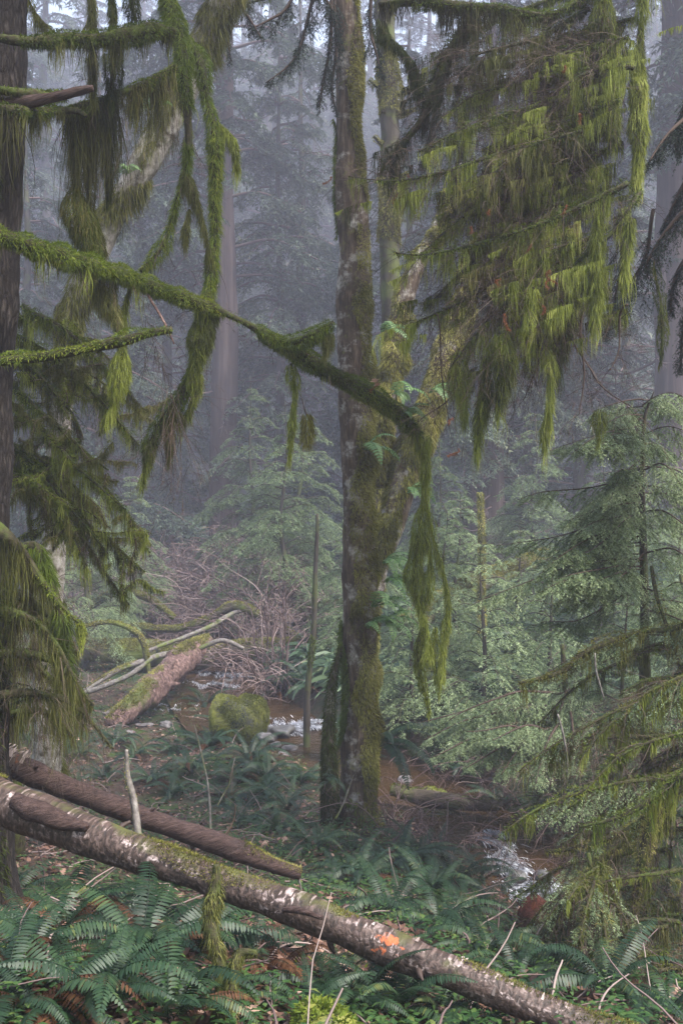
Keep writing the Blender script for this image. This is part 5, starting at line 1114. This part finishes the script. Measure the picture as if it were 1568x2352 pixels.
log('rotten_log', 'pinkish rotting log with flaking wood leaning out of the creek', [(255, 1668, 19.0, 20), (330, 1600, 20, 30), (400, 1535, 21.5, 32), (450, 1488, 23, 24), (478, 1470, 24, 12)], M_ROT, 81, M_TMOSS, 2500, topm(.72, 1.2, 3), amp=.2, blade=(.03, .07), bw=.015)
log('mossy_log', 'thick mossy log lying across the creek behind the rotting one', [(200, 1492, 25.6, 28), (330, 1500, 25.4, 30), (450, 1508, 25.2, 30), (560, 1496, 25, 25), (690, 1482, 25, 20)], M_MLOG, 83, M_TMOSS, 3500, topm(.55, 1.0, 4), blade=(.03, .08), bw=.015)
log('sloping_log', 'long pale mossy log sloping up the far bank', [(930, 1440, 20.5, 26), (1010, 1388, 21.5, 26), (1100, 1340, 23, 24), (1180, 1306, 24, 22), (1250, 1278, 25, 18)], M_MLOG, 85, M_TMOSS, 4500, topm(.1, 1.0, 5), blade=(.03, .08), bw=.016)
log('far_log', 'faint mossy log on the bank beside the foot of the middle tree', [(560, 1478, 27, 16), (640, 1430, 27.5, 18), (740, 1400, 28, 16), (800, 1390, 28, 14)], M_MLOG, 87, M_TMOSS, 3500, topm(.2, 1.0, 6), blade=(.03, .08), bw=.016)
log('sunken_log', 'low brown mossy log at the water edge right of the middle tree', [(900, 1815, 14.2, 14), (980, 1835, 14, 18), (1080, 1848, 13.8, 16), (1150, 1850, 13.6, 10)], M_MLOG, 89, M_MOSS, 5000, topm(.5, 1.5, 7), bw=.01)
stk = [('pale forked stick lying over the mossy log', [(190, 1590, 21, 5), (270, 1540, 21.5, 6), (330, 1518, 22, 7), (400, 1496, 22.5, 7), (450, 1490, 22.5, 6), (510, 1470, 22.5, 5), (560, 1490, 22.5, 4)], .9), ('whitish broken stick beside the rotting log', [(170, 1600, 20.5, 5), (240, 1575, 20.5, 6), (300, 1548, 20.7, 6), (350, 1512, 21, 5)], 1.1),
       ('long arched mossy branch over the brush heap', [(300, 1438, 26, 8), (400, 1445, 26, 8), (480, 1420, 26, 9), (540, 1392, 26, 11), (610, 1420, 26, 9), (680, 1462, 26, 6)], .2), ('bent mossy branch above the pale forked stick', [(200, 1400, 27, 8), (270, 1360, 27, 9), (340, 1375, 27, 9), (400, 1420, 27, 6)], .1), ('straight thin stick behind the brush heap', [(330, 1500, 24, 4), (480, 1440, 25, 5), (560, 1405, 26, 5), (660, 1470, 26, 4)], .9),
       ('curved mossy stem bending to the ground by the mossy log', [(190, 1440, 22, 4), (260, 1430, 22, 5), (320, 1460, 22, 6), (340, 1530, 22, 6), (342, 1600, 22, 4)], .3), ('thin pale stick propped against the mossy log', [(240, 1640, 20, 4), (330, 1590, 21, 5), (420, 1560, 22, 4)], .8), ('dark stick in front of the big cedar foot', [(560, 1370, 28, 6), (640, 1330, 29, 6), (720, 1320, 29, 5)], 1.2)]
for k, (lb, pp, th) in enumerate(stk):
    log('fallen_branch', lb, pp, M_GREY if th > .5 else M_MLOG, 600 + 7 * k, M_TMOSS, 4500, topm(th, 2, k), sides=8, amp=.15, n=50, cat='branch', blade=(.02, .06), bw=.014)

# ------------------------------------------------------------------ rocks
def rock(name, label, px, py, d, w, h, mat, seed, moss=None, mth=.2, depth=1.0, grp=None, cat='rock', dens=7000):
    """a boulder whose foot is at the picture point, w x h in picture units"""
    c = P(px, py, d); W = w / FOC * d / 2; H = h / FOC * d
    g = gz(c[0], c[1]); c[2] = max(min(c[2], g + .2), g - .3)
    n, m = 22, 36
    ph = np.linspace(0, math.pi, n)[:, None]; th = np.linspace(0, 2 * math.pi, m, endpoint=False)[None, :]
    u = np.stack([np.sin(ph) * np.cos(th), np.sin(ph) * np.sin(th), np.cos(ph) * np.ones_like(th)], -1).reshape(-1, 3)
    u = np.sign(u) * np.abs(u) ** .8
    k = 1 + .26 * fnoise(u, 1.5, seed) + .11 * fnoise(u, 3.5, seed + 1) + .03 * fnoise(u, 9, seed + 2)
    V = u * k[:, None] * np.array([W, W * depth, H * .62])
    nor = nrm(u * np.array([1 / W, 1 / (W * depth), 1 / (H * .62)]))
    V = V + c + UP * H * .38
    mb = MB(); i = np.arange(n - 1)[:, None] * m; j = np.arange(m)[None, :]; j2 = (j + 1) % m
    mb.add(V, np.stack([i + j, i + m + j, i + m + j2, i + j2], -1).reshape(-1, 4))
    root = thing(name, label, cat, c, grp); part('stone', mb, mat, root)
    if moss:
        r = np.random.RandomState(seed); N_ = int(dens * W * max(W, H) * 8)
        f = r.randint(0, (n - 1), N_) * m; jj = r.randint(0, m, N_); a, b_ = r.rand(N_, 1), r.rand(N_, 1)
        p0, p1, p2, p3 = V[f + jj], V[f + (jj + 1) % m], V[f + m + jj], V[f + m + (jj + 1) % m]
        q = (p0 * (1 - a) + p1 * a) * (1 - b_) + (p2 * (1 - a) + p3 * a) * b_
        nn = nor[f + jj]; keep = (nn[:, 2] + .3 * fnoise(q, 3, seed + 5)) > mth
        q, nn = q[keep], nn[keep]; mb = MB()
        ribbons(mb, q - nn * .01, nrm(nn * .55 + r.normal(size=q.shape) * .7), .02 + .035 * r.rand(len(q)), .012, .2, 2, var=np.clip(.55 + .2 * fnoise(q, 4, seed) + .12 * r.normal(size=len(q)), 0, 1)); part('moss', mb, moss, root)
    return root


rock('boulder', 'rounded boulder capped with yellow moss in the creek', 548, 1650, 18.4, 112, 105, M_MROCK, 11, M_BMOSS, -.3, .9, dens=24000)
rock('wet_rock', 'wet dark rock splashed by white water beside the mossy boulder', 640, 1676, 18.6, 72, 36, M_ROCK, 12)
rock('mossy_rock', 'low mossy rock at the foot of the middle tree towards the creek', 1000, 1822, 14.6, 62, 34, M_MROCK, 13, M_MOSS, -.2)
rock('hollow_rock', 'mossy round rock beside the tip of the hanging moss curtain', 1030, 1580, 18, 80, 62, M_MROCK, 14, M_TMOSS, .0)
rock('bank_rock', 'pale rock on the stony bar by the water', 612, 1702, 17.4, 40, 18, M_PROCK, 15)
for k, (px, py, w, h, lb) in enumerate([(632, 1716, 24, 12, 'pale stone on the bar under the wet dark rock'), (665, 1722, 30, 13, 'largest pale stone of the gravel bar'), (690, 1712, 20, 10, 'small pale stone beside the thin brown stem'), (650, 1738, 26, 11, 'flat pale stone lowest on the gravel bar'), (725, 1705, 24, 12, 'pale stone against the middle tree'), (330, 1672, 30, 12, 'pale stone below the rotting log'), (300, 1690, 26, 11, 'pale stone lowest by the rotting log'), (380, 1668, 28, 12, 'flat stone between rotting log and boulder'),
                                          (590, 1560, 30, 14, 'wet stone under the thick mossy log'), (530, 1570, 34, 14, 'dark wet stone below the mossy log'), (1125, 1990, 34, 28, 'brown stone beside the first rapid'), (1185, 2010, 30, 20, 'dark wet stone between the rapids'), (1250, 2015, 36, 22, 'wet stone above the lower rapid'), (1330, 2050, 60, 30, 'flat dark stone by the lower rapid'), (1300, 2105, 46, 22, 'wet stone at the foot of the rapid'), (930, 1790, 40, 16, 'pale stone by the water near the low mossy log')]):
    d = 4.2 / ((py - 1176) / FOC)
    rock('creek_stone', lb, px, py, d, w, h, M_PROCK if k in (0, 1, 2, 3, 4, 5, 6, 7, 15) else M_ROCK, 30 + k, grp='stones along the creek', cat='stone')
rk = G(745, 2330); 
rock('foreground_rock', 'mossy hummock at the lower border under the birch log', 745, 2400, 4.3, 120, 90, M_MROCK, 55, M_MOSS, -.6, dens=22000)
b = G(1225, 2160); C = crv(np.array([list(b - UP * .2) + [.16], list(b + UP * .12) + [.13], list(b + UP * .34) + [.09], list(b + UP * .44) + [.03]]), 24)
mb = MB(); tube(mb, C, 16, .45, 9, 4); st = thing('rotten_stump', 'small red rotten stump near the lower rapid', 'stump', b); part('trunk', mb, M_RUST, st)

# ------------------------------------------------------------------ ferns
def frond_mesh(seed, L, arch, pl, npair, mat, w=.30, tilt=.3):
    """one arching frond rising from the origin towards +x"""
    r = np.random.RandomState(seed)
    t = np.linspace(0, 1, 40); a0 = 1.15; a = a0 - arch * t ** 1.15
    dx = np.cumsum(np.cos(a)) / 40 * L; dz = np.cumsum(np.sin(a)) / 40 * L
    C = np.stack([dx, .04 * L * np.sin(t * 3 + seed), dz, np.interp(t, [0, 1], [.0045, .0012])], 1)
    mb = MB(); tube(mb, C, 4, var=.15, cap=False)
    u = np.repeat(np.linspace(.13, .99, npair), 2); s = np.tile([1., -1.], npair)
    c = at(C, u); T = nrm(at(frame(C)[0], u)); S = nrm(np.cross(T, np.array([0, 1., 0]))) * 0
    side = np.tile(np.array([0, 1., 0]), (len(u), 1)) * s[:, None]
    nrmv = nrm(np.cross(T, np.array([0, 1., 0])))
    nrmv *= np.sign(nrmv[:, 2:3] + 1e-6)
    d = nrm(side + T * .28 - nrmv * tilt + r.normal(size=side.shape) * .06)
    ln = pl * np.interp(u, [.1, .3, .5, .8, 1], [.55, .95, 1, .6, .1]) * (.9 + .2 * r.rand(len(u)))
    sp = L * .86 / npair
    ribbons(mb, c[:, :3], d, ln, sp * .82, .25, 3, side=nrm(np.cross(d, nrmv)), var=np.clip(.5 + .1 * r.normal(size=len(u)) + .15 * (u - .5), 0, 1), leaf=True)
    return mb.mesh('frond', mat)


FR = [frond_mesh(s, L, a, p, 34, M_FERN) for s, L, a, p in ((1, .95, 1.5, .095), (2, 1.0, 1.9, .10), (3, .9, 2.3, .095), (4, .85, 1.2, .085), (5, 1.0, 2.0, .11))]
FRB = [frond_mesh(s, L, a, p, 28, M_FERNB) for s, L, a, p in ((11, .8, 2.2, .07), (12, .7, 2.5, .06))]
FRL = [frond_mesh(s, L, a, p, 15, M_FERNL, tilt=.1) for s, L, a, p in ((21, .34, 1.9, .055), (22, .28, 2.3, .05), (23, .4, 2.1, .06))]
frng = random.Random(7)
fern_n = 0


def fern(px, py, size, label, n=15, meshes=None, loc=None, name='sword_fern', grp='sword ferns on the forest floor', az=None, cat='fern'):
    global fern_n
    fern_n += 1
    p = G(px, py) if loc is None else loc
    t = thing(name, label, cat, p + (UP * -.02), grp)
    t.scale = (size,) * 3; t.rotation_euler = (0, 0, frng.random() * 6.28 if az is None else 0)
    for k in range(n):
        o = link('frond', frng.choice(meshes or (FR if frng.random() > .07 else FRB)), t)
        a = k / n * 6.283 + frng.uniform(-.25, .25) if az is None else az[0] + (az[1] - az[0]) * (k + .5) / n + frng.uniform(-.15, .15)
        o.rotation_euler = (frng.uniform(-.35, .35), frng.uniform(-.25, .3) if az is None else frng.uniform(-.1, .7), a)
        o.scale = (frng.uniform(.7, 1.1),) * 3
    return t


FERNS = [
    (260, 2130, .7, 'dark sword fern right under the mossy middle of the birch log', 15), (450, 2200, .75, 'sword fern with drooping tips beside the shaggy mossy stake', 15), (760, 2290, .6, 'sword fern under the birch log near the dead fronds', 13), (1010, 2340, .65, 'sword fern at the lower border beneath the white-barked log end', 14), (30, 2330, .6, 'green sword fern filling the very corner by the dead fern', 12),
    (1400, 2290, .75, 'sword fern just above the lower corner by the log end', 14), (1280, 2240, .7, 'sword fern over the tip of the birch log', 13), (1450, 2160, .75, 'dark sword fern behind the moss-hung shrub', 13), (1350, 2190, .7, 'sword fern at the foot of the moss-hung shrub', 13), (820, 2330, .6, 'sword fern among litter under the middle of the birch log', 12), (330, 2090, .5, 'small sword fern tucked under the birch log left of the stake', 10),
    (440, 1775, .8, 'sword fern in the thick of the fern bed below the boulder', 15), (350, 1800, .75, 'sword fern behind the upright mossy stick and bare log', 15), (610, 1790, .8, 'sword fern at the heart of the bed left of the brown stem', 15), (540, 1800, .7, 'sword fern around the fine forked twig', 14), (270, 1710, .8, 'sword fern nearest the olive curtain above the logs', 15), (660, 1860, .7, 'sword fern between brown stem and the log tip', 14), (180, 1740, .8, 'sword fern just above the bare log at its thick end', 14), (560, 1895, .6, 'sword fern right behind the mossy tip of the bare log', 12),
    (960, 1975, .7, 'sword fern on the bank top right of the middle tree', 14), (1050, 2030, .7, 'sword fern leaning over the water above the first rapid', 14), (1100, 2020, .6, 'sword fern at the very lip of the bank by the first rapid', 12), (1010, 1915, .6, 'sword fern on the bank below the low mossy log', 12),
    (330, 2215, .80, 'large sword fern with grey-green arching fronds in the middle of the foreground', 20), (140, 2150, .75, 'sword fern under the thick end of the birch log', 16), (60, 2225, .7, 'sword fern at the lower corner above the dead brown fern', 15), (215, 2330, .75, 'sword fern at the lower border under the large arching one', 16),
    (400, 2345, .7, 'sword fern at the lower border beside the mossy stake', 15), (590, 2195, .68, 'sword fern with fronds under the birch log right of the mossy stake', 14), (900, 2345, .68, 'sword fern at the lower border below the orange scar', 14), (20, 2080, .7, 'dark sword fern at the border under the birch log', 14), (700, 2335, .45, 'small sword fern among fallen leaves at the lower border', 10), (100, 2345, .6, 'sword fern beside the dead brown fern', 13),
    (480, 1725, .95, 'broad sword fern just below the mossy boulder', 18), (575, 1750, .85, 'dark sword fern between the boulder and the bare brown log', 17), (400, 1735, .8, 'sword fern left of the one below the boulder', 16), (310, 1745, .7, 'sword fern behind the mossy upright stick', 14), (235, 1790, .7, 'sword fern above the bare brown log near the olive moss curtain', 14), (395, 1830, .65, 'sword fern just behind the bare brown log', 14), (520, 1845, .7, 'sword fern behind the end of the bare brown log', 15),
    (600, 1835, .75, 'sword fern between the bare log and the thin brown stem', 15), (690, 1800, .7, 'sword fern at the foot of the thin brown stem', 14), (640, 1915, .65, 'sword fern at the tip of the bare brown log', 14), (720, 1955, .65, 'sword fern against the near side of the middle tree', 14), (150, 1930, .5, 'small sword fern between the two near logs', 10), (60, 1700, .6, 'dim sword fern under the olive moss curtain', 12),
    (905, 2000, .75, 'sword fern close to the foot of the middle tree', 16), (830, 2030, .7, 'sword fern in front of the roots of the middle tree', 15), (985, 2060, .75, 'dark sword fern right of the middle tree roots', 16), (760, 2035, .6, 'sword fern between the middle tree and the birch log', 13), (900, 2105, .7, 'sword fern just above the orange scar of the log', 15), (1010, 2140, .7, 'sword fern above the white-barked end of the log', 15), (1090, 2090, .6, 'sword fern on the bank below the first rapid', 13), (1120, 2200, .65, 'sword fern left of the red rotten stump', 14), (1190, 2255, .55, 'sword fern below the red rotten stump', 12),
    (1540, 2160, .65, 'sword fern at the border below the mossy boughs', 13), (1490, 2260, .6, 'sword fern beside the moss-hung seedling', 13), (1530, 2340, .6, 'sword fern in the lower corner right of the log', 12),
    (650, 1600, 1.15, 'sword fern hanging over the far creek bank above the wet rock', 15), (700, 1570, 1.1, 'sword fern spilling over the far bank beside the thin stem', 14), (620, 1520, 1.15, 'pale sword fern on top of the far bank', 14), (690, 1490, 1.15, 'sword fern higher on the far bank behind the thin stem', 13), (755, 1545, 1.0, 'sword fern on the far bank against the middle tree', 12), (1050, 1500, 1.2, 'sword fern in the green hollow behind the moss curtain', 14), (1130, 1520, 1.1, 'sword fern in the green hollow beyond the spreading hemlock', 14),
    (1000, 1545, 1.1, 'sword fern at the near rim of the green hollow', 14), (1180, 1450, 1.2, 'sword fern below the sloping log', 13), (1100, 1420, 1.2, 'sword fern at the foot of the thin snag', 13), (1260, 1420, 1.2, 'sword fern below the pale-tipped sapling branches', 13), (1020, 1440, 1.2, 'sword fern beneath the lower end of the sloping log', 13), (1300, 1330, 1.3, 'hazy sword fern beyond the sloping log', 12), (1180, 1370, 1.3, 'hazy sword fern on the near side of the sloping log', 12), (1400, 1560, 1.0, 'dim sword fern under the arching mossy boughs', 12), (1520, 1700, .9, 'dim sword fern at the border beneath the boughs', 12)]
for px, py, s, lb, n in FERNS: fern(px, py, s * (1.02 if py < 1960 else .95), lb, n)
for x_, y_, s_, lb in [(.9, 13.7, .7, 'sword fern at the water edge just past the middle tree'), (1.3, 12.7, .7, 'sword fern on the near water edge above the low mossy log'), (.35, 15.2, .7, 'sword fern at the bend of the creek behind the middle tree'), (1.75, 11.2, .6, 'sword fern drooping into the first rapid'), (2.3, 14.2, .8, 'sword fern across the water below the spreading hemlock'), (2.9, 12.6, .7, 'sword fern under the spreading hemlock by the rapids'), (1.9, 15.6, .8, 'sword fern across the water behind the low mossy log'), (1.0, 17.0, .8, 'sword fern across the bend behind the middle tree'),
                       (-2.95, 21.6, .9, 'sword fern at the water edge left of the mossy boulder'), (-2.3, 19.6, .8, 'sword fern at the water edge in front of the mossy boulder'), (-1.1, 22.4, 1.0, 'sword fern across the water behind the mossy boulder'), (-1.9, 24.8, 1.0, 'sword fern across the water under the thick mossy log'), (-.6, 21.0, 1.0, 'sword fern across the water above the wet dark rock')]:
    fern(0, 0, s_, lb, 13, loc=np.array([x_, y_, gz(x_, y_)]))
fern(60, 2330, .75, 'dead rust-brown fern in the lower corner', 12, FRB, name='dead_fern', grp=None)
fern(640, 2215, .6, 'dead red-brown fern fronds under the birch log', 10, FRB, loc=G(625, 2240), name='dead_fern', grp=None)
lic = [(842, 1030, 10.74, 'licorice fern on the trunk just under the crossing branch'), (880, 1290, 10.8, 'licorice fern out from the trunk beside the moss curtain'), (884, 1335, 10.8, 'licorice fern lower in the pair beside the curtain'), (856, 1392, 10.7, 'small licorice fern on the face of the lower trunk'), (846, 1440, 10.72, 'licorice fern hanging on the face of the lower trunk'), (884, 1430, 10.8, 'broad licorice fern on the lit edge of the lower trunk'), (874, 760, 12.7, 'licorice fern on the second mossy stem behind the trunk'),
       (935, 1130, 12.7, 'licorice fern on the moss-sleeved leaning trunk'), (898, 905, 12.9, 'pale licorice fern where the crossing branch meets the trunk'), (930, 950, 7.9, 'licorice fern on the crossing branch beside the trunk'), (290, 400, 8.7, 'licorice fern at the mossy upper side of the leaning pale trunk'), (340, 250, 8.7, 'licorice fern high on the leaning pale trunk'), (985, 900, 12.9, 'licorice fern on the bend of the moss-sleeved trunk')]
for k, (px, py, d, lb) in enumerate(lic):
    fern(0, 0, 1.5 if d > 9 else .85, lb, 5, FRL, loc=P(px, py, d), name='licorice_fern', grp='licorice ferns growing on mossy trunks', az=(-1.5, .5) if px > 500 else (-2.2, -.2))
fern(0, 0, .85, 'sword fern with long fronds hanging at the lit foot of the middle tree', 10, FR, loc=P(872, 1715, 10.55), az=(-1.4, .3), name='hanging_fern', grp=None)
fern(0, 0, .42, 'small fern on the side stem of the middle tree', 6, FR, loc=P(752, 1790, 10.6), az=(-2.2, -.6), name='stem_fern', grp=None)
fern(0, 0, .4, 'small bright fern standing at the foot of the middle tree', 6, FR, loc=G(806, 1955), name='foot_fern', grp=None)

# ------------------------------------------------------------------ upright sticks and small stems in the foreground
def stick(label, pts, mat, seed, moss=None, dens=9000, name='stick', cat='stick', tw=None, hang=None, hl=.1):
    C = wob(crv(pts3(pts), 50), .012, 5, seed); root = thing(name, label, cat, C[-1, :3])
    mb = MB(); tube(mb, C, 7, .15, 16, seed); o = part('stem', mb, mat, root)
    if tw: mb = MB(); twigs(mb, C, seed=seed, **tw); part('twig', mb, M_TWIG, root)
    if moss: mb = MB(); fuzz(mb, C, dens * 1.6, .006, hl * .45, .0035, seed, 1.0, out=.5, lump=.015, lsc=14); fringe(mb, C, 30, hl * .2, hl * 1.1, .003, seed + 1, 24, .02, conv=.8, sway=.12); part('moss', mb, moss, root)


stick('upright broken stick furred with yellow moss standing between the two logs', [(291, 1722, 6.4, 4), (296, 1780, 6.4, 7), (308, 1830, 6.4, 8), (314, 1890, 6.35, 9), (320, 1978, 6.3, 10)], M_GREY, 3, M_TMOSS, 9000, hl=.03)
stick('mossy stake in front of the birch log hung with shaggy moss', [(497, 1985, 4.5, 8), (490, 2050, 4.45, 14), (478, 2120, 4.4, 17), (490, 2180, 4.35, 12), (505, 2260, 4.3, 15), (508, 2400, 4.2, 17)], M_WOOD, 5, M_HANGO, 14000, hl=.10)
stick('shorter mossy stake beside the shaggy one', [(590, 2190, 4.3, 6), (552, 2200, 4.3, 10), (540, 2270, 4.25, 11), (530, 2400, 4.2, 13)], M_WOOD, 7, M_HANGO, 14000, hl=.08)
stick('thin bare reddish stem rising over the ferns by the boulder', [(446, 1665, 8.6, 1.5), (460, 1720, 8.5, 2), (475, 1790, 8.4, 2.4), (482, 1900, 8.3, 2.5), (484, 1960, 8.2, 2.5)], M_GREY, 9, tw=dict(n=8, l0=.1, l1=.3, w=.004))
stick('thin pale bent twig standing left of the middle tree', [(698, 1975, 7.6, 1.5), (690, 2010, 7.6, 2), (694, 2050, 7.6, 2), (684, 2090, 7.6, 2)], M_GREY, 11, tw=dict(n=5, l0=.05, l1=.2, w=.004))
stick('bare twig tangle at the broken end of the brown log', [(540, 1850, 7.2, 1.5), (530, 1900, 7.2, 2), (490, 1950, 7.1, 2)], M_TWIG, 13, tw=dict(n=16, l0=.1, l1=.5, w=.004, droop=.1))
stick('leaning mossy twig below the olive curtain', [(150, 1560, 7.2, 3), (215, 1650, 7.3, 4), (260, 1720, 7.4, 3)], M_WOOD, 15, M_HANGO, 9000, hl=.05)
stick('thin leaning stem across the foot of the middle tree', [(812, 1780, 9.6, 1), (795, 1830, 9.6, 2), (770, 1880, 9.6, 2)], M_GREY, 17)
stick('fine forked twig among ferns above the birch log', [(540, 1740, 8, 1.4), (528, 1800, 8, 1.6), (520, 1815, 8, 2), (500, 1850, 8, 2)], M_GREY, 19, tw=dict(n=5, l0=.1, l1=.3, w=.004))
C = crv(pts3([(180, 1960, 6, 5), (225, 1935, 6.1, 8), (262, 1918, 6.2, 8), (285, 1905, 6.3, 4)]), 20)
# dry leaves caught by the branch
for k, (px, py, d, s, lb) in enumerate([(862, 878, 7.6, .035, 'curled pinkish dry leaf standing on the crossing branch'), (868, 886, 7.62, .03, 'smaller dry leaf beside it on the crossing branch')]):
    c = P(px, py, d); mb = MB(); r = np.random.RandomState(k); n = 5; a = np.linspace(.4, 2.8, n)
    dd = np.stack([np.cos(a), -.3 + 0 * a, np.sin(a)], 1); ribbons(mb, np.tile(c, (n, 1)), nrm(dd), s * 1.4, s * .9, .3, 4, leaf=True, var=r.rand(n)); whole('dry_leaf', mb, M_MAPLE, lb, 'leaf')

# ------------------------------------------------------------------ litter, ground plants, brush
r = np.random.RandomState(99)
def scatter(n, d0, d1, pw=1.0, m=1.12):
    d = d0 + (d1 - d0) * r.rand(n) ** pw; x = (r.rand(n) * 2 - 1) * 784 / FOC * d * m + r.normal(size=n) * .1
    return x, d, height(x, d)
x, y, z = scatter(42000, 2.6, 27, 1.4); D, far = creek_dist(x, y); k = (D > 1.15); x, y, z = x[k], y[k], z[k]
b = np.stack([x, y, z + .01 + .03 * r.rand(len(x))], 1); a = r.rand(len(x)) * 6.283
mb = MB(); ribbons(mb, b, nrm(np.stack([np.cos(a), np.sin(a), r.normal(size=len(x)) * .35], 1)), .03 + .07 * r.rand(len(x)), .02 + .035 * r.rand(len(x)), .3, 2, leaf=True, side=nrm(np.stack([-np.sin(a), np.cos(a), r.normal(size=len(x)) * .5], 1)), var=np.clip(r.rand(len(x)) ** 1.4, 0, 1), rng=r)
whole('leaf_litter', mb, M_LITTER, 'brown fallen leaves strewn over the forest floor', 'leaf litter', kind='stuff')
x, y, z = scatter(9000, 2.6, 30, 1.3); D, far = creek_dist(x, y); p2 = np.stack([x, y, 0 * x], 1); k = (D > 1.3) & (fnoise(p2, .9, 31) > -.2); x, y, z = x[k], y[k], z[k]; n = len(x)
kk = np.repeat(np.arange(n), 9); b = np.stack([x, y, z], 1)[kk] + r.normal(size=(len(kk), 3)) * np.array([.05, .05, .0]) + UP * (.02 + .10 * r.rand(len(kk)))[:, None]; a = r.rand(len(kk)) * 6.283
mb = MB(); ribbons(mb, b, nrm(np.stack([np.cos(a), np.sin(a), .2 + .5 * r.rand(len(kk))], 1)), .025 + .045 * r.rand(len(kk)), .012 + .02 * r.rand(len(kk)), .5, 2, leaf=True, side=np.stack([-np.sin(a), np.cos(a), 0 * a], 1), var=np.clip(np.repeat(r.rand(n), 9) * .6 + .4 * r.rand(len(kk)), 0, 1), rng=r)
whole('ground_plants', mb, M_GREEN, 'low green leafy plants covering the forest floor', 'undergrowth', kind='stuff')
x, y, z = scatter(30000, 2.6, 26, 1.2); D, far = creek_dist(x, y); p2 = np.stack([x, y, 0 * x], 1); k = (D > 1.0) & (fnoise(p2, 1.6, 41) > .15); x, y, z = x[k], y[k], z[k]; n = len(x)
mb = MB(); b = np.stack([x, y, z - .005], 1); ribbons(mb, b, nrm(r.normal(size=(n, 3)) * .5 + UP), .02 + .05 * r.rand(n), .008 + .008 * r.rand(n), .3, 2, rng=r); whole('moss_carpet', mb, M_MOSS, 'tufts of green moss on the forest floor', 'moss', kind='stuff')
# fine dead sticks lying about near by
x, y, z = scatter(700, 3, 24, 1.2); D, far = creek_dist(x, y); k = D > .6; x, y, z = x[k], y[k], z[k]; n = len(x); a = r.rand(n) * 6.283
mb = MB()
for q in range(n):
    L = .15 + .6 * r.rand(); dv = np.array([math.cos(a[q]), math.sin(a[q]), .35 * r.normal()]); p0 = np.array([x[q], y[q], z[q] + .04]); w_ = .003 + .006 * r.rand()
    tube(mb, wob(crv(np.array([list(p0) + [w_], list(p0 + dv * L * .5 + UP * .03) + [w_ * .8], list(p0 + dv * L) + [w_ * .5]]), 8), .03, 5, q), 4, var=.2 + .8 * r.rand(), cap=False)
whole('twig_litter', mb, M_BRUSH, 'fine dead twigs scattered over the forest floor', 'twigs', kind='stuff')
# the bare thicket across the creek
mb = MB()
for q in range(1150):
    px = 120 + 540 * r.rand(); d = 22 + 19 * r.rand() ** 1.2
    x = (px - 784) / FOC * d; z = gz(x, d)
    Dq, fq = creek_dist(np.array([x]), np.array([d]))
    if not fq[0] or Dq[0] < .5: continue
    L = .9 + 2.5 * r.rand(); aa = r.rand() * 6.283; ln = r.rand() * 1.1
    dv = nrm(np.array([math.cos(aa) * ln, math.sin(aa) * ln, 1.0 - .4 * r.rand()])); p0 = np.array([x, d, z - .05])
    C = wob(crv(np.array([list(p0) + [.022], list(p0 + dv * L * .6) + [.016], list(p0 + dv * L + np.array([math.cos(aa), math.sin(aa), -.5]) * L * .35) + [.004]]), 12), .08, 2, q)
    tube(mb, C, 4, var=r.rand(), cap=False); twigs(mb, C, 16, .25, .9, .019, q, .25, levels=1, along=.6, var=.6)
for q in range(260):
    px = 890 + 670 * r.rand(); d = 10 + 8 * r.rand(); x = (px - 784) / FOC * d; z = gz(x, d)
    Dq, fq = creek_dist(np.array([x]), np.array([d]))
    if Dq[0] < .55: continue
    L = .4 + .9 * r.rand(); aa = r.rand() * 6.283; dv = nrm(np.array([math.cos(aa) * .8, math.sin(aa) * .8, .8])); p0 = np.array([x, d, z - .05])
    C = wob(crv(np.array([list(p0) + [.008], list(p0 + dv * L * .6) + [.006], list(p0 + dv * L + np.array([math.cos(aa), math.sin(aa), -.6]) * L * .4) + [.003]]), 12), .08, 2, q)
    tube(mb, C, 4, var=r.rand() * .6, cap=False); twigs(mb, C, 14, .1, .4, .006, q, .4, levels=1, along=.6, var=.35)
whole('bare_thicket', mb, M_BRUSH, 'tangle of bare purple-brown twigs across the creek', 'thicket', kind='stuff')
# green undergrowth on the far banks and slopes
n = 13000; d = 15 + 70 * r.rand(n) ** 1.8; x = (r.rand(n) * 2 - 1) * 784 / FOC * d * 1.15; z = height(x, d); D, far = creek_dist(x, d)
k = far & (D > 1.4); x, d, z = x[k], d[k], z[k]; n = len(x); sz = (.25 + .5 * r.rand(n)) * (1 + d / 60)
kk = np.repeat(np.arange(n), 16); a = r.rand(len(kk)) * 6.283
b = np.stack([x, d, z], 1)[kk] + np.stack([np.cos(a), np.sin(a), 0 * a], 1) * (sz[kk] * .25 * r.rand(len(kk)))[:, None] + UP * (sz[kk] * .5 * r.rand(len(kk)))[:, None]
mb = MB(); ribbons(mb, b, nrm(np.stack([np.cos(a), np.sin(a), .5 * r.rand(len(kk))], 1)), sz[kk] * (.35 + .4 * r.rand(len(kk))), .05 + .05 * sz[kk], .5, 3, leaf=True, var=np.clip(np.repeat(r.rand(n), 16) * .6 + .3 * r.rand(len(kk)), 0, 1), rng=r)
whole('undergrowth', mb, M_UND, 'hazy green undergrowth covering the far banks', 'undergrowth', kind='stuff')
